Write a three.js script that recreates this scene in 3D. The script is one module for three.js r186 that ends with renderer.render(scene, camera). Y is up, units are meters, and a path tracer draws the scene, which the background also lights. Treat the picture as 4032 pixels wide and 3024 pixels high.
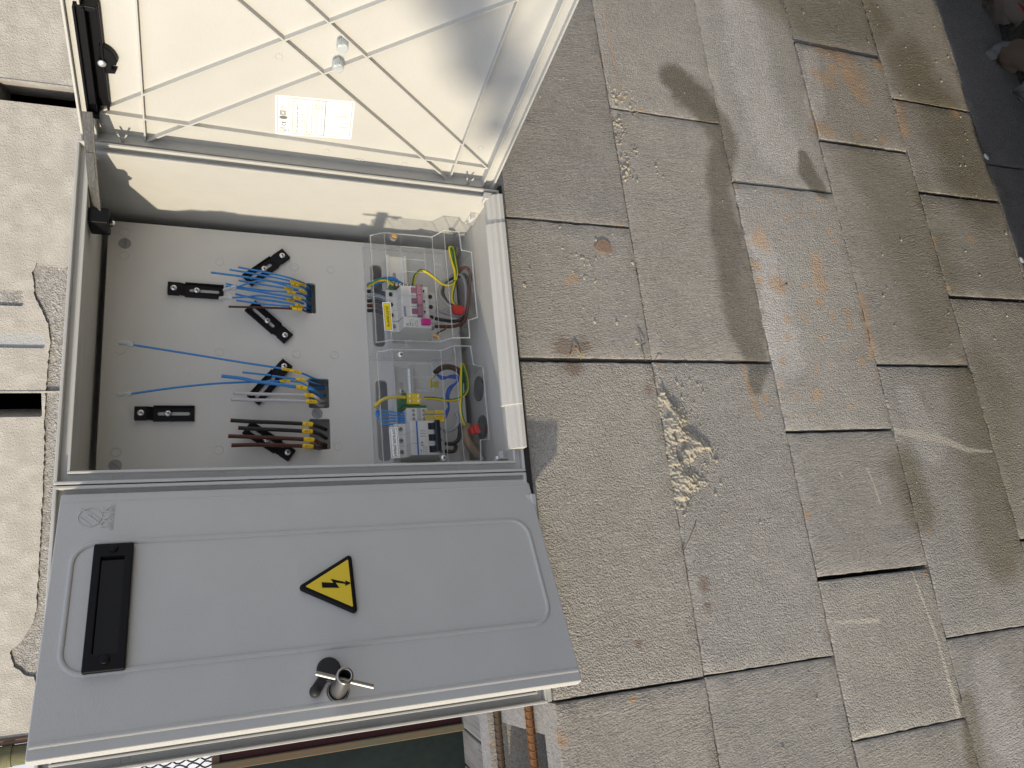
import * as THREE from 'three';
import { mergeGeometries, toCreasedNormals } from 'three/addons/utils/BufferGeometryUtils.js';
import { RoundedBoxGeometry } from 'three/addons/geometries/RoundedBoxGeometry.js';
import { TextGeometry } from 'three/addons/geometries/TextGeometry.js';
import { FontLoader } from 'three/addons/loaders/FontLoader.js';

// ------------------------------------------------------------------ camera, sky, sun, exposure
const scene = new THREE.Scene();
const camera = new THREE.PerspectiveCamera(53.59, 4 / 3, 0.02, 300);
camera.position.set(-0.3739, 0.4288, 1.0481);
camera.up.set(0.95334, 0.00206, 0.3019);                     // the phone was held upright: world up is to the left of the picture
camera.lookAt(-0.3739 + 0.28288, 0.4288 - 0.35548, 1.0481 - 0.89085);

const SUN = new THREE.Vector3(-0.943, 0.165, 0.29).normalize();   // towards the sun: low, from the left and a little in front
const sun = new THREE.DirectionalLight(new THREE.Color(1.0, 0.86, 0.64), 4.75);
sun.position.copy(SUN).multiplyScalar(30);
sun.castShadow = true; sun.shadow.radius = 1; sun.shadow.mapSize.set(4096, 4096);
Object.assign(sun.shadow.camera, { left: -6, right: 6, top: 6, bottom: -6, near: 1, far: 70 });
scene.add(sun, sun.target);

{ // clear morning sky
  const w = 256, h = 128, d = new Float32Array(w * h * 4);
  for (let j = 0; j < h; j++) for (let i = 0; i < w; i++) {
    const el = ((j + 0.5) / h - 0.5) * Math.PI, az = ((i + 0.5) / w) * Math.PI * 2;
    // equirectangular: u -> direction
    const dir = new THREE.Vector3(-Math.cos(el) * Math.cos(az), Math.sin(el), Math.cos(el) * Math.sin(az) * -1);
    const s = Math.max(0, dir.dot(SUN));
    const up = Math.max(0, Math.sin(el));
    const t = Math.pow(up, 0.5);
    const hor = [0.92, 0.91, 0.91], zen = [0.385, 0.455, 0.63];
    const glow = 0.9 * Math.pow(s, 8) + 0.8 * Math.pow(s, 2);
    const k = (j * w + i) * 4;
    for (let c = 0; c < 3; c++) d[k + c] = (hor[c] * (1 - t) + zen[c] * t) * SKY_GAIN() * (1 + glow * [1, 0.92, 0.75][c]);
    if (el < 0) { d[k] = 0.22; d[k + 1] = 0.2; d[k + 2] = 0.17; }
    d[k + 3] = 1;
  }
  const tex = new THREE.DataTexture(d, w, h, THREE.RGBAFormat, THREE.FloatType);
  tex.mapping = THREE.EquirectangularReflectionMapping; tex.magFilter = THREE.LinearFilter; tex.minFilter = THREE.LinearFilter;
  tex.colorSpace = THREE.LinearSRGBColorSpace; tex.needsUpdate = true;
  scene.background = tex; scene.environment = tex;
}
function SKY_GAIN() { return 1.42; }
const renderer = new THREE.WebGLRenderer({ antialias: true });
renderer.toneMapping = THREE.LinearToneMapping;
renderer.toneMappingExposure = 0.8;
renderer.shadowMap.enabled = true;

// ------------------------------------------------------------------ helpers
let seed = 20240611;
const rnd = () => { seed |= 0; seed = seed + 0x6D2B79F5 | 0; let t = Math.imul(seed ^ seed >>> 15, 1 | seed); t = t + Math.imul(t ^ t >>> 7, 61 | t) ^ t; return ((t ^ t >>> 14) >>> 0) / 4294967296; };
const rr = (a, b) => a + (b - a) * rnd();
const V = (x, y, z) => new THREE.Vector3(x, y, z);
const mm = p => V(p[0] / 1000, p[1] / 1000, p[2] / 1000);
const hash2 = (x, y, s = 0) => { let h = Math.imul(x | 0, 374761393) + Math.imul(y | 0, 668265263) + Math.imul(s | 0, 1274126177); h = Math.imul(h ^ h >>> 13, 1274126177); return ((h ^ h >>> 16) >>> 0) / 4294967296; };
function vnoise(x, y, s = 0, per = 0) {
  const xi = Math.floor(x), yi = Math.floor(y), fx = x - xi, fy = y - yi, u = fx * fx * (3 - 2 * fx), v = fy * fy * (3 - 2 * fy);
  const w = n => per ? ((n % per) + per) % per : n;
  const a = hash2(w(xi), w(yi), s), b = hash2(w(xi + 1), w(yi), s), c = hash2(w(xi), w(yi + 1), s), d = hash2(w(xi + 1), w(yi + 1), s);
  return a + (b - a) * u + (c - a) * v + (a - b - c + d) * u * v;
}
const fbm = (x, y, o = 4, s = 0) => { let f = 0, a = 0.5, n = 0; for (let i = 0; i < o; i++) { f += a * vnoise(x, y, s + i * 17); n += a; x *= 2.03; y *= 2.03; a *= 0.5; } return f / n; };
const taken = {};
function numbered(n) { taken[n] = (taken[n] ?? -1) + 1; return taken[n] ? `${n}_${String(taken[n]).padStart(3, '0')}` : n; }
function thing(name, label, category, o = [0, 0, 0], group) {
  const g = new THREE.Group(); g.name = numbered(name); g.userData = { label, category }; if (group) g.userData.group = group;
  g.position.set(...o); scene.add(g); return g;
}
function part(name, geo, mat, parent) {
  const m = new THREE.Mesh(geo, mat); m.name = name; m.castShadow = m.receiveShadow = true; parent.add(m); return m;
}
function solo(name, geo, mat, label, category, group) { const m = part(numbered(name), geo, mat, scene); m.userData = { label, category }; if (group) m.userData.group = group; return m; }
function struct(name, geo, mat) { const m = part(name, geo, mat, scene); m.userData.kind = 'structure'; return m; }
const clean = g => { g = g.index ? g.toNonIndexed() : g; for (const k of Object.keys(g.attributes)) if (!['position', 'normal', 'uv'].includes(k)) g.deleteAttribute(k); g.morphAttributes = {}; return g; };
const merge = a => mergeGeometries(a.map(clean), false);
function bx(x0, x1, y0, y1, z0, z1, r = 0) {
  const w = Math.abs(x1 - x0), h = Math.abs(y1 - y0), d = Math.abs(z1 - z0);
  const g = r ? new RoundedBoxGeometry(w, h, d, 2, Math.min(r, w / 2.05, h / 2.05, d / 2.05)) : new THREE.BoxGeometry(w, h, d);
  return g.translate((x0 + x1) / 2, (y0 + y1) / 2, (z0 + z1) / 2);
}
function tube(pts, r, seg = 0, rad = 8, tension) {
  const c = new THREE.CatmullRomCurve3(pts, false, 'centripetal');
  return new THREE.TubeGeometry(c, seg || Math.max(8, pts.length * 7), r, rad, false);
}
function rod(a, b, r, rad = 10, r2 = r) {
  const d = b.clone().sub(a), g = new THREE.CylinderGeometry(r2, r, d.length(), rad);
  g.applyQuaternion(new THREE.Quaternion().setFromUnitVectors(V(0, 1, 0), d.normalize())); const m = a.clone().add(b).multiplyScalar(0.5); return g.translate(m.x, m.y, m.z);
}
function rrect(x0, y0, x1, y1, r, S = THREE.Shape) {
  const s = new S(); s.moveTo(x0 + r, y0); s.lineTo(x1 - r, y0); s.absarc(x1 - r, y0 + r, r, -Math.PI / 2, 0); s.lineTo(x1, y1 - r); s.absarc(x1 - r, y1 - r, r, 0, Math.PI / 2); s.lineTo(x0 + r, y1); s.absarc(x0 + r, y1 - r, r, Math.PI / 2, Math.PI); s.lineTo(x0, y0 + r); s.absarc(x0 + r, y0 + r, r, Math.PI, 1.5 * Math.PI); return s;
}
const ext = (s, d, bev = 0, seg = 2) => new THREE.ExtrudeGeometry(s, { depth: d - 2 * bev, bevelEnabled: bev > 0, bevelThickness: bev, bevelSize: bev, bevelOffset: -bev, bevelSegments: seg, curveSegments: 10 }).translate(0, 0, bev);
// ------------------------------------------------------------------ textures and materials
function dataTex(n, m, f, srgb) {
  const d = new Uint8Array(n * m * 4);
  for (let j = 0; j < m; j++) for (let i = 0; i < n; i++) { const c = f(i, j), k = (j * n + i) * 4; if (typeof c === 'number') d[k] = d[k + 1] = d[k + 2] = Math.max(0, Math.min(255, c * 255)); else for (let q = 0; q < 3; q++) d[k + q] = Math.max(0, Math.min(255, c[q] * 255)); d[k + 3] = 255; }
  const t = new THREE.DataTexture(d, n, m); t.wrapS = t.wrapT = THREE.RepeatWrapping; t.magFilter = THREE.LinearFilter; t.minFilter = THREE.LinearMipmapLinearFilter; t.generateMipmaps = true; if (srgb) t.colorSpace = THREE.SRGBColorSpace; t.needsUpdate = true; return t;
}
const toS = v => v <= 0.0031308 ? v * 12.92 : 1.055 * Math.pow(v, 1 / 2.4) - 0.055;
const std = (c, rough = 0.6, metal = 0, extra = {}) => { const m = new THREE.MeshStandardMaterial({ roughness: rough, metalness: metal, ...extra }); if (Array.isArray(c)) m.color.setRGB(...c); else m.color.set(c); return m; };
const phys = (c, p) => { const m = new THREE.MeshPhysicalMaterial(p); m.color.setRGB(...c); return m; };

// cast concrete: fine grain, drag lines left by the mould, pits
const rn = (i, j, c, s, N = 1024) => vnoise((2 * i + j) / c, (2 * j - i) / c, s, N / c) * 0.5 + vnoise((i - 3 * j) / (c * 2), (3 * i + j) / (c * 2), s + 3, N / (c * 2)) * 0.5;   // lattice turned so that no rows show
const concreteBump = (() => {
  const N = 1024, per = 1024;
  const h = new Float32Array(N * N);
  for (let j = 0; j < N; j++) for (let i = 0; i < N; i++) {
    const drag = (vnoise((i + 0.25 * j) / 4, (j) / 32, 3, 256) * 0.4 + vnoise(i / 2, j / 16, 5, 512) * 0.35 + rn(i, j, 8, 15) * 0.35);     // lines along the height of the block
    const grain = rn(i, j, 8, 7) * 0.75 + rn(i, j, 32, 9) * 0.25;
    const mask = vnoise(i / 128, j / 128, 21, 8);
    h[j * N + i] = 0.22 + 0.30 * grain + 0.46 * drag * (0.35 + mask);
  }
  for (let k = 0; k < 1500; k++) { // pits and stuck grit
    const x = rnd() * N, y = rnd() * N, r = 1.2 + 4.5 * Math.pow(rnd(), 4), s = rnd() < 0.62 ? -0.4 : 0.45;
    for (let b = -7; b <= 7; b++) for (let a = -7; a <= 7; a++) { const q = Math.hypot(a, b * (0.6 + 0.5 * hash2(k, 1))); if (q < r) { const ii = ((x + a | 0) % N + N) % N, jj = ((y + b | 0) % N + N) % N; h[jj * N + ii] += s * (1 - q / r) * (0.5 + rnd() * 0.5); } }
  }
  return dataTex(N, N, (i, j) => h[j * N + i]);
})();
const stuccoBump = dataTex(1024, 1024, (i, j) => {
  const a = rn(i, j, 16, 31), b = rn(i, j, 32, 33), c = rn(i, j, 8, 35);
  return 0.5 * Math.pow(a, 1.4) + 0.3 * b + 0.2 * c;
});
// painted face of the block wall: damp streaks, olive and pale patches, rust freckles, lime smears, all ragged
const DATA = {
  wires: [{"n":"w1","c":"blue","r":1.4,"p":[[354.8,396.5,-130.0],[349.9,346.3,-134.5],[345.2,317.9,-137.0],[345.4,296.1,-152.3],[350.1,280.0,-180.0]]},{"n":"w2","c":"blue","r":1.4,"p":[[349.6,409.2,-130.0],[345.9,363.0,-133.7],[340.5,318.0,-137.2],[339.3,290.4,-152.3],[341.8,280.2,-180.0]],"l":[[[340.5,318.6,-138.0],[338.2,305.8,-138.0],"FERA"],[[338.0,305.1,-138.0],[333.9,293.0,-138.0],"EMO"]]},{"n":"w3","c":"blue","r":1.6,"p":[[342.8,436.0,-130.0],[340.7,387.6,-133.2],[337.1,346.2,-135.9],[335.2,318.0,-137.7],[336.6,294.8,-152.3],[336.9,279.8,-180.0]],"l":[[[335.1,318.0,-138.0],[332.3,303.8,-138.0],"N"]]},{"n":"w4","c":"blue","r":1.4,"p":[[332.5,395.8,-130.0],[329.5,360.3,-133.3],[327.0,325.3,-136.4],[330.5,302.1,-152.3],[333.6,279.9,-180.0]],"l":[[[328.3,328.2,-138.0],[326.6,313.8,-138.0],"FOTO"]]},{"n":"w5","c":"blue","r":1.4,"p":[[317.4,400.7,-124.0],[324.4,387.9,-126.0],[333.4,367.4,-129.1],[335.7,356.3,-130.7],[332.7,332.5,-134.2],[326.0,303.9,-138.0],[326.4,290.6,-152.3],[328.4,283.4,-180.0]],"l":[[[326.2,305.0,-138.0],[320.8,291.4,-138.0],"TUV"]],"t":[[312.0,418.4,-124.0],[318.1,400.7,-124.0]]},{"n":"w6","c":"blue","r":1.4,"p":[[325.8,414.4,-130.0],[321.7,387.6,-132.1],[320.4,346.4,-135.3],[321.0,323.9,-136.9],[324.4,296.5,-152.3],[325.4,280.0,-180.0]],"l":[[[321.5,323.8,-138.0],[320.5,309.7,-138.0],"15"]]},{"n":"w7","c":"blue","r":1.6,"p":[[321.5,414.4,-130.0],[319.4,387.6,-132.1],[315.7,346.4,-135.2],[312.5,314.1,-137.6],[314.9,295.2,-152.3],[315.5,280.2,-180.0]],"l":[[[313.0,314.7,-138.0],[310.7,300.6,-138.0],"N"]]},{"n":"w8","c":"blue","r":1.4,"p":[[301.6,405.8,-126.0],[304.8,387.8,-128.3],[309.4,367.4,-130.8],[310.1,355.0,-132.4],[308.0,325.6,-136.0],[311.3,302.5,-152.3],[312.3,280.3,-180.0]],"l":[[[308.8,325.4,-138.0],[306.6,311.3,-138.0],"AKU"]],"t":[[298.9,424.5,-126.0],[301.9,405.8,-126.0]]},{"n":"w9","c":"blue","r":1.6,"p":[[309.7,400.4,-130.0],[305.8,374.1,-132.4],[302.9,332.6,-136.0],[300.4,310.0,-137.9],[302.2,294.0,-152.3],[309.8,280.4,-180.0]],"l":[[[300.9,312.1,-138.0],[298.6,297.9,-138.0],"N"]]},{"n":"w10","c":"blue","r":1.4,"p":[[299.1,399.0,-130.0],[297.1,360.4,-133.5],[296.7,318.6,-137.2],[300.9,302.6,-152.3],[307.4,280.4,-180.0]],"l":[[[297.3,319.9,-138.0],[295.6,305.8,-138.0],"2"]]},{"n":"w11","c":"brown","r":1.6,"p":[[288.2,410.2,-130.0],[291.2,360.4,-134.1],[293.1,318.6,-137.4],[292.8,301.6,-138.0],[295.3,291.2,-152.3],[304.9,280.5,-180.0]],"l":[[[293.2,315.7,-138.0],[292.2,300.9,-138.0],"L"]]},{"n":"w12","c":"blue","r":1.5,"p":[[221.7,538.5,-130.0],[212.6,471.6,-132.6],[203.7,408.0,-135.0],[199.0,373.1,-136.3],[193.8,333.7,-137.7],[187.1,303.5,-138.0],[182.9,281.2,-152.3],[187.9,262.0,-180.0]],"l":[[[193.4,333.4,-138.0],[191.6,318.6,-138.0],"AKU"],[[191.4,317.9,-138.0],[187.4,303.3,-138.0],"TUV"]],"t":[[224.4,557.8,-130.0],[222.2,538.5,-130.0]]},{"n":"w13","c":"blue","r":1.5,"p":[[183.9,390.0,-130.0],[180.8,347.6,-133.5],[180.7,349.0,-133.6],[176.9,312.7,-136.5],[175.3,296.8,-137.7],[175.3,281.4,-152.3],[177.9,262.3,-180.0]],"l":[[[177.4,312.0,-138.0],[175.5,296.6,-138.0],"4"]]},{"n":"w14","c":"blue","r":2.5,"p":[[177.5,419.0,-130.0],[174.5,387.3,-132.1],[171.3,373.4,-133.1],[168.1,342.8,-135.1],[164.4,311.6,-137.1],[162.5,295.1,-138.0],[159.9,285.6,-138.0],[156.7,276.0,-152.3],[163.1,262.0,-180.0]],"l":[[[164.6,311.5,-138.0],[162.2,295.4,-138.0],"N"]]},{"n":"w15","c":"blue","r":1.5,"p":[[148.6,538.8,-130.0],[158.5,485.7,-132.1],[166.4,431.6,-134.2],[170.4,383.4,-136.0],[171.8,361.0,-136.8],[173.4,336.4,-137.6],[173.8,320.1,-138.0],[171.4,303.8,-138.0],[165.5,292.5,-138.0],[166.9,284.2,-152.3],[174.0,262.4,-180.0]],"l":[[[173.5,335.7,-138.0],[173.7,319.9,-138.0],"PV"]],"t":[[146.7,557.5,-130.0],[149.0,538.8,-130.0]]},{"n":"w16","c":"white","r":2.5,"p":[[151.5,402.0,-130.0],[151.1,373.5,-132.2],[151.2,336.8,-134.9],[151.5,299.1,-137.6],[150.9,286.4,-138.0],[147.3,280.1,-138.0],[147.1,274.9,-152.3],[152.6,261.6,-180.0]],"l":[[[151.6,300.1,-138.0],[150.7,285.7,-138.0],"L3"]]},{"n":"w17","c":"white","r":2.5,"p":[[141.5,405.2,-130.0],[141.6,373.5,-132.4],[142.0,336.9,-135.0],[141.5,296.8,-137.9],[140.6,282.2,-138.0],[140.3,276.4,-152.3],[144.6,261.8,-180.0]],"l":[[[141.7,296.8,-138.0],[140.4,281.6,-138.0],"L3P"]]},{"n":"w18","c":"black","r":2.9,"p":[[109.9,406.3,-130.0],[108.3,373.5,-132.4],[107.5,337.2,-135.1],[106.1,303.7,-137.4],[104.9,288.7,-138.0],[105.1,277.2,-152.3],[106.7,261.5,-180.0]],"l":[[[106.3,303.3,-138.0],[104.9,288.3,-138.0],"L2"]]},{"n":"w19","c":"black","r":2.9,"p":[[98.7,395.4,-130.0],[97.3,373.6,-131.7],[96.2,337.4,-134.6],[94.7,305.2,-137.0],[93.7,288.9,-138.0],[93.7,276.8,-152.3],[92.3,261.8,-180.0]],"l":[[[94.7,304.1,-138.0],[93.5,288.9,-138.0],"L2P"]]},{"n":"w20","c":"brown","r":2.9,"p":[[86.3,409.3,-130.0],[85.1,373.5,-132.6],[83.7,337.5,-135.2],[81.8,301.7,-137.6],[80.4,286.7,-138.0],[79.1,275.9,-152.3],[81.8,262.1,-180.0]],"l":[[[81.9,301.9,-138.0],[80.4,286.7,-138.0],"L1"]]},{"n":"w21","c":"brown","r":2.9,"p":[[72.5,404.8,-130.0],[73.4,373.6,-132.4],[72.6,337.6,-135.0],[71.4,304.3,-137.4],[70.5,289.4,-138.0],[71.2,278.6,-152.3],[76.9,262.2,-180.0]],"l":[[[71.5,304.0,-138.0],[70.5,288.6,-138.0],"L1P"]]}],
  brackets: [[[323.5,496.8,-156.0],[322.3,418.9,-156.0]],[[396.6,321.7,-156.0],[341.0,386.8,-156.0]],[[248.2,319.2,-156.0],[299.3,374.3,-156.0]],[[208.8,321.8,-156.0],[148.0,373.0,-156.0]],[[126.6,535.4,-156.0],[126.8,457.4,-156.0]],[[60.1,316.9,-156.0],[100.3,374.4,-156.0]]],
  rings: [[375.6,423.3,-160.0],[376.3,308.5,-160.0],[375.7,249.9,-160.0],[224.7,421.9,-160.0],[225.5,307.2,-160.0],[225.9,248.1,-160.0],[75.2,246.4,-160.0],[374.7,557.8,-160.0],[412.9,559.3,-160.0],[225.2,422.1,-160.0],[223.2,557.2,-160.0],[71.2,556.9,-160.0],[72.2,421.3,-160.0]],
  pscrews: [[394.4,558.0,-160.0],[51.8,557.0,-160.0],[128.1,277.5,-160.0],[395.5,62.8,-160.0]],
  slots: [[[348.7,290.4,-160.0],[296.1,281.2,-160.0]],[[185.0,289.6,-160.0],[136.9,264.0,-160.0]],[[119.1,289.3,-160.0],[70.3,264.1,-160.0]]],
  rib: {"R5":[[209.5,394.7],[139.4,302.4],[-43.7,54.1]],"R6":[[242.5,338.3],[177.2,252.5],[2.8,11.3]],"R3":[[20.9,578.5],[215.0,303.1],[265.5,239.1]],"R4":[[-41.5,549.2],[139.4,302.4],[302.5,79.4]],"R7":[[302.7,78.4],[49.7,78.1],[-43.5,75.4]],"R1":[[17.6,578.8],[11.2,129.7],[8.9,26.7]],"R2":[[199.1,525.7],[-44.3,525.1]]},
  door: {"th":0.37867,"lx":-0.01047,"lz":-0.00271,"y0":-0.0031,"y1":0.5983,"w":0.2951},
  cov1r: [[414.5,193.8,-100.0],[414.1,174.0,-85.0],[414.2,93.1,-85.0],[415.8,79.1,-62.0],[416.3,52.7,-62.0],[384.1,50.3,-64.0],[387.6,28.8,-75.0]],
  cov1l: [[228.8,191.5,-100.0],[228.1,170.7,-85.0],[228.6,91.6,-85.0],[228.0,77.0,-62.0],[229.4,48.7,-62.0],[260.2,47.9,-64.0],[270.2,27.9,-75.0]],
  cov2r: [[212.9,191.5,-100.0],[212.6,171.5,-85.0],[213.8,91.6,-85.0],[214.7,76.0,-62.0],[215.0,48.5,-62.0],[185.0,45.6,-64.0],[184.3,25.5,-75.0]],
  cov2l: [[32.6,189.2,-100.0],[32.4,168.3,-85.0],[27.5,91.6,-85.0],[28.7,73.2,-62.0],[28.3,46.7,-62.0],[61.8,43.9,-64.0],[65.7,25.0,-75.0]],
  cov1back: [[420.0,194.7,-155.0],[238.1,191.9,-155.0]],
  cov2back: [[219.9,191.4,-155.0],[42.8,191.2,-155.0]],
  lab1: [[289.6,183.3,-84.0],[291.8,169.7,-84.0],[244.8,168.2,-84.0],[242.4,182.0,-84.0]],
  lab2: [[86.9,181.6,-84.0],[88.1,168.1,-84.0],[40.1,168.5,-84.0],[39.1,182.2,-84.0]],
  w_pe1: [[323.0,202.1,-100.0],[330.7,191.5,-100.0],[335.5,182.2,-100.0],[335.8,169.1,-100.0],[328.8,159.0,-100.0]],
  w_pe1b: [[331.1,126.9,-100.0],[348.5,121.8,-100.0],[358.7,110.3,-100.0],[355.9,100.9,-100.0],[345.5,86.4,-100.0],[336.2,74.6,-100.0],[335.6,63.5,-100.0],[342.0,54.6,-100.0],[358.5,49.1,-100.0],[378.9,50.4,-100.0],[405.3,54.2,-100.0],[405.7,57.7,-100.0],[381.4,55.9,-100.0],[361.2,51.7,-100.0],[337.7,54.2,-100.0],[317.1,59.9,-100.0],[305.7,59.4,-100.0],[298.9,54.3,-100.0]],
  w_bl1: [[[333.7,198.7,-115.0],[343.5,181.3,-115.0],[348.4,162.5,-115.0],[345.8,149.2,-115.0],[334.1,144.5,-115.0]],[[332.6,198.7,-115.0],[340.9,181.4,-115.0],[347.0,162.5,-115.0],[345.0,149.3,-115.0],[334.3,140.4,-115.0]],[[331.5,198.8,-115.0],[338.4,181.5,-115.0],[345.5,162.6,-115.0],[344.1,149.3,-115.0],[334.6,136.3,-115.0]],[[330.4,198.8,-115.0],[335.8,181.6,-115.0],[344.1,162.7,-115.0],[343.3,149.4,-115.0],[334.9,132.3,-115.0]]],
  w_br1: [[260.2,93.5,-100.0],[262.6,59.1,-100.0],[271.1,43.1,-100.0],[289.9,36.0,-100.0],[333.7,28.3,-100.0],[360.4,24.7,-100.0],[369.5,29.7,-100.0],[368.1,38.4,-100.0],[360.2,45.4,-100.0]],
  w_br1b: [[258.7,77.5,-90.0],[253.1,79.3,-90.0],[248.6,87.7,-90.0],[242.7,96.2,-90.0]],
  w_bk1: [[274.2,92.5,-100.0],[272.1,79.0,-100.0],[270.9,61.2,-100.0],[273.7,47.1,-100.0]],
  w_bk1b: [[285.5,36.4,-130.0],[309.5,24.5,-130.0],[346.8,21.5,-130.0],[370.7,22.6,-130.0],[366.8,34.6,-130.0],[359.5,52.5,-130.0],[346.8,63.4,-130.0],[331.9,65.9,-130.0],[316.3,58.4,-130.0],[309.6,48.9,-130.0]],
  w_gr1: [[297.1,53.3,-110.0],[304.9,66.8,-110.0],[320.0,78.3,-110.0],[331.6,77.5,-110.0],[346.8,68.0,-110.0],[358.1,53.1,-110.0],[362.1,39.9,-110.0],[347.9,32.4,-110.0],[323.1,31.5,-110.0],[293.8,36.6,-110.0],[284.6,47.2,-110.0],[286.7,61.1,-110.0],[293.8,87.0,-110.0]],
  red1: [[293.1,55.4,-100.0],[293.0,45.6,-100.0]],
  w_left1: [[[327.6,195.9,-130.0],[329.7,185.3,-130.0],[327.8,172.1,-130.0],[318.7,159.2,-130.0]],[[319.1,196.3,-130.0],[320.9,185.7,-130.0],[318.7,172.5,-130.0],[309.8,159.6,-130.0]],[[310.7,196.6,-130.0],[312.2,186.1,-130.0],[309.6,172.9,-130.0],[301.0,160.0,-130.0]],[[302.2,197.0,-130.0],[303.4,186.4,-130.0],[300.6,173.4,-130.0],[292.3,160.5,-130.0]],[[293.9,197.3,-130.0],[294.7,186.8,-130.0],[291.6,173.8,-130.0],[283.6,160.9,-130.0]]],
  w_pe2: [[123.3,199.2,-100.0],[132.3,190.1,-100.0],[138.1,178.6,-100.0],[139.6,166.0,-100.0],[139.1,150.1,-100.0]],
  w_pe2b: [[138.1,119.2,-100.0],[137.6,101.6,-100.0],[135.1,84.6,-100.0],[135.9,68.5,-100.0],[141.4,55.9,-100.0],[152.2,46.9,-100.0],[171.1,45.4,-100.0],[187.4,48.2,-100.0],[196.8,51.6,-100.0],[173.6,54.8,-100.0],[146.7,56.9,-100.0],[120.1,59.6,-100.0],[106.9,58.6,-100.0],[93.8,54.9,-100.0]],
  w_bl2: [[[121.5,193.2,-120.0],[122.1,183.7,-120.0],[121.5,172.4,-120.0],[119.0,159.7,-120.0],[118.4,144.3,-120.0]],[[120.8,193.2,-120.0],[117.0,184.0,-120.0],[116.4,172.6,-120.0],[114.6,160.0,-120.0],[114.4,144.5,-120.0]],[[120.2,193.3,-120.0],[111.9,184.2,-120.0],[111.2,172.9,-120.0],[110.2,160.2,-120.0],[110.5,144.8,-120.0]],[[119.5,193.3,-120.0],[106.7,184.5,-120.0],[106.1,173.1,-120.0],[105.8,160.4,-120.0],[106.7,145.0,-120.0]],[[118.9,193.3,-120.0],[101.6,184.7,-120.0],[100.9,173.4,-120.0],[101.4,160.6,-120.0],[102.8,145.2,-120.0]]],
  w_bl2b: [[[118.6,82.7,-110.0],[126.6,76.8,-110.0],[146.5,79.4,-110.0],[160.0,73.0,-110.0],[166.9,61.6,-110.0],[173.8,57.0,-110.0],[176.3,69.1,-110.0],[177.3,84.0,-110.0],[181.2,93.1,-110.0]],[[115.3,82.9,-110.0],[125.2,76.9,-110.0],[146.5,78.0,-110.0],[160.0,71.4,-110.0],[166.9,61.6,-110.0],[175.5,56.9,-110.0],[177.4,69.0,-110.0],[176.0,84.1,-110.0],[181.2,93.1,-110.0]],[[112.0,83.1,-110.0],[123.9,77.0,-110.0],[146.5,76.7,-110.0],[160.1,69.8,-110.0],[166.9,61.6,-110.0],[177.1,56.8,-110.0],[178.5,69.0,-110.0],[174.6,84.1,-110.0],[181.2,93.1,-110.0]],[[108.7,83.4,-110.0],[122.6,77.1,-110.0],[146.5,75.3,-110.0],[160.1,68.1,-110.0],[166.9,61.6,-110.0],[178.7,56.6,-110.0],[179.6,68.9,-110.0],[173.3,84.2,-110.0],[181.2,93.1,-110.0]]],
  w_br2: [[186.9,92.5,-120.0],[194.0,83.9,-120.0],[197.7,71.3,-120.0],[195.3,57.7,-120.0],[186.6,47.3,-120.0],[171.5,42.9,-120.0]],
  w_ye2: [[[182.7,91.6,-115.0],[177.2,98.7,-115.0],[171.7,102.4,-115.0],[169.1,100.5,-115.0],[169.3,89.1,-115.0]],[[182.7,91.6,-115.0],[177.2,98.7,-115.0],[168.3,102.6,-115.0],[166.4,100.7,-115.0],[166.3,89.3,-115.0]],[[182.7,91.6,-115.0],[177.2,98.7,-115.0],[165.0,102.8,-115.0],[163.7,100.9,-115.0],[163.3,89.5,-115.0]],[[182.7,91.6,-115.0],[177.2,98.7,-115.0],[161.6,103.0,-115.0],[161.0,101.0,-115.0],[160.4,89.7,-115.0]]],
  w_gr2: [[87.2,87.5,-110.0],[88.4,75.5,-110.0],[97.5,64.1,-110.0],[108.1,62.0,-110.0],[118.6,65.2,-110.0]],
  w_bk2: [[[66.5,86.4,-110.0],[66.3,74.5,-110.0],[72.7,64.6,-110.0],[85.7,61.0,-110.0],[98.8,60.0,-110.0]],[[55.6,84.1,-120.0],[56.6,69.4,-120.0],[64.4,66.1,-120.0],[67.0,68.6,-120.0]]],
  grom: [[161.6,20.0,-142.2],[94.2,20.0,-139.9]],
  red2: [[92.4,39.5,-100.0],[80.6,33.7,-100.0]],
  mark2: [[114.7,103.1,-100.0],[116.1,89.9,-100.0],[106.9,103.6,-100.0],[108.2,90.4,-100.0],[101.8,102.7,-100.0],[102.4,89.5,-100.0]],
  spill: [[-26,-252],[-57,-264],[-77,-287],[-114,-307],[-117,-288],[-150,-340],[-177,-325],[-184,-293],[-212,-314],[-221,-280],[-240,-272],[-246,-249]],
  spill2: [[542,-260],[529,-278],[543,-295],[502,-298],[456,-266],[409,-287],[374,-335],[354,-273],[366,-256],[434,-253]],
  barn: {"band":[[0.687,1.219],[0.694,1.321],[0.709,1.352],[0.654,1.375],[0.532,1.367],[0.386,1.305],[0.287,1.298],[0.237,1.306],[0.01,1.327],[-0.372,1.341],[-0.891,1.373],[-1.207,1.395],[-1.272,1.41],[-1.36,1.46],[-1.432,1.528],[-1.515,1.508],[-1.578,1.443],[-1.588,1.41]]},
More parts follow.
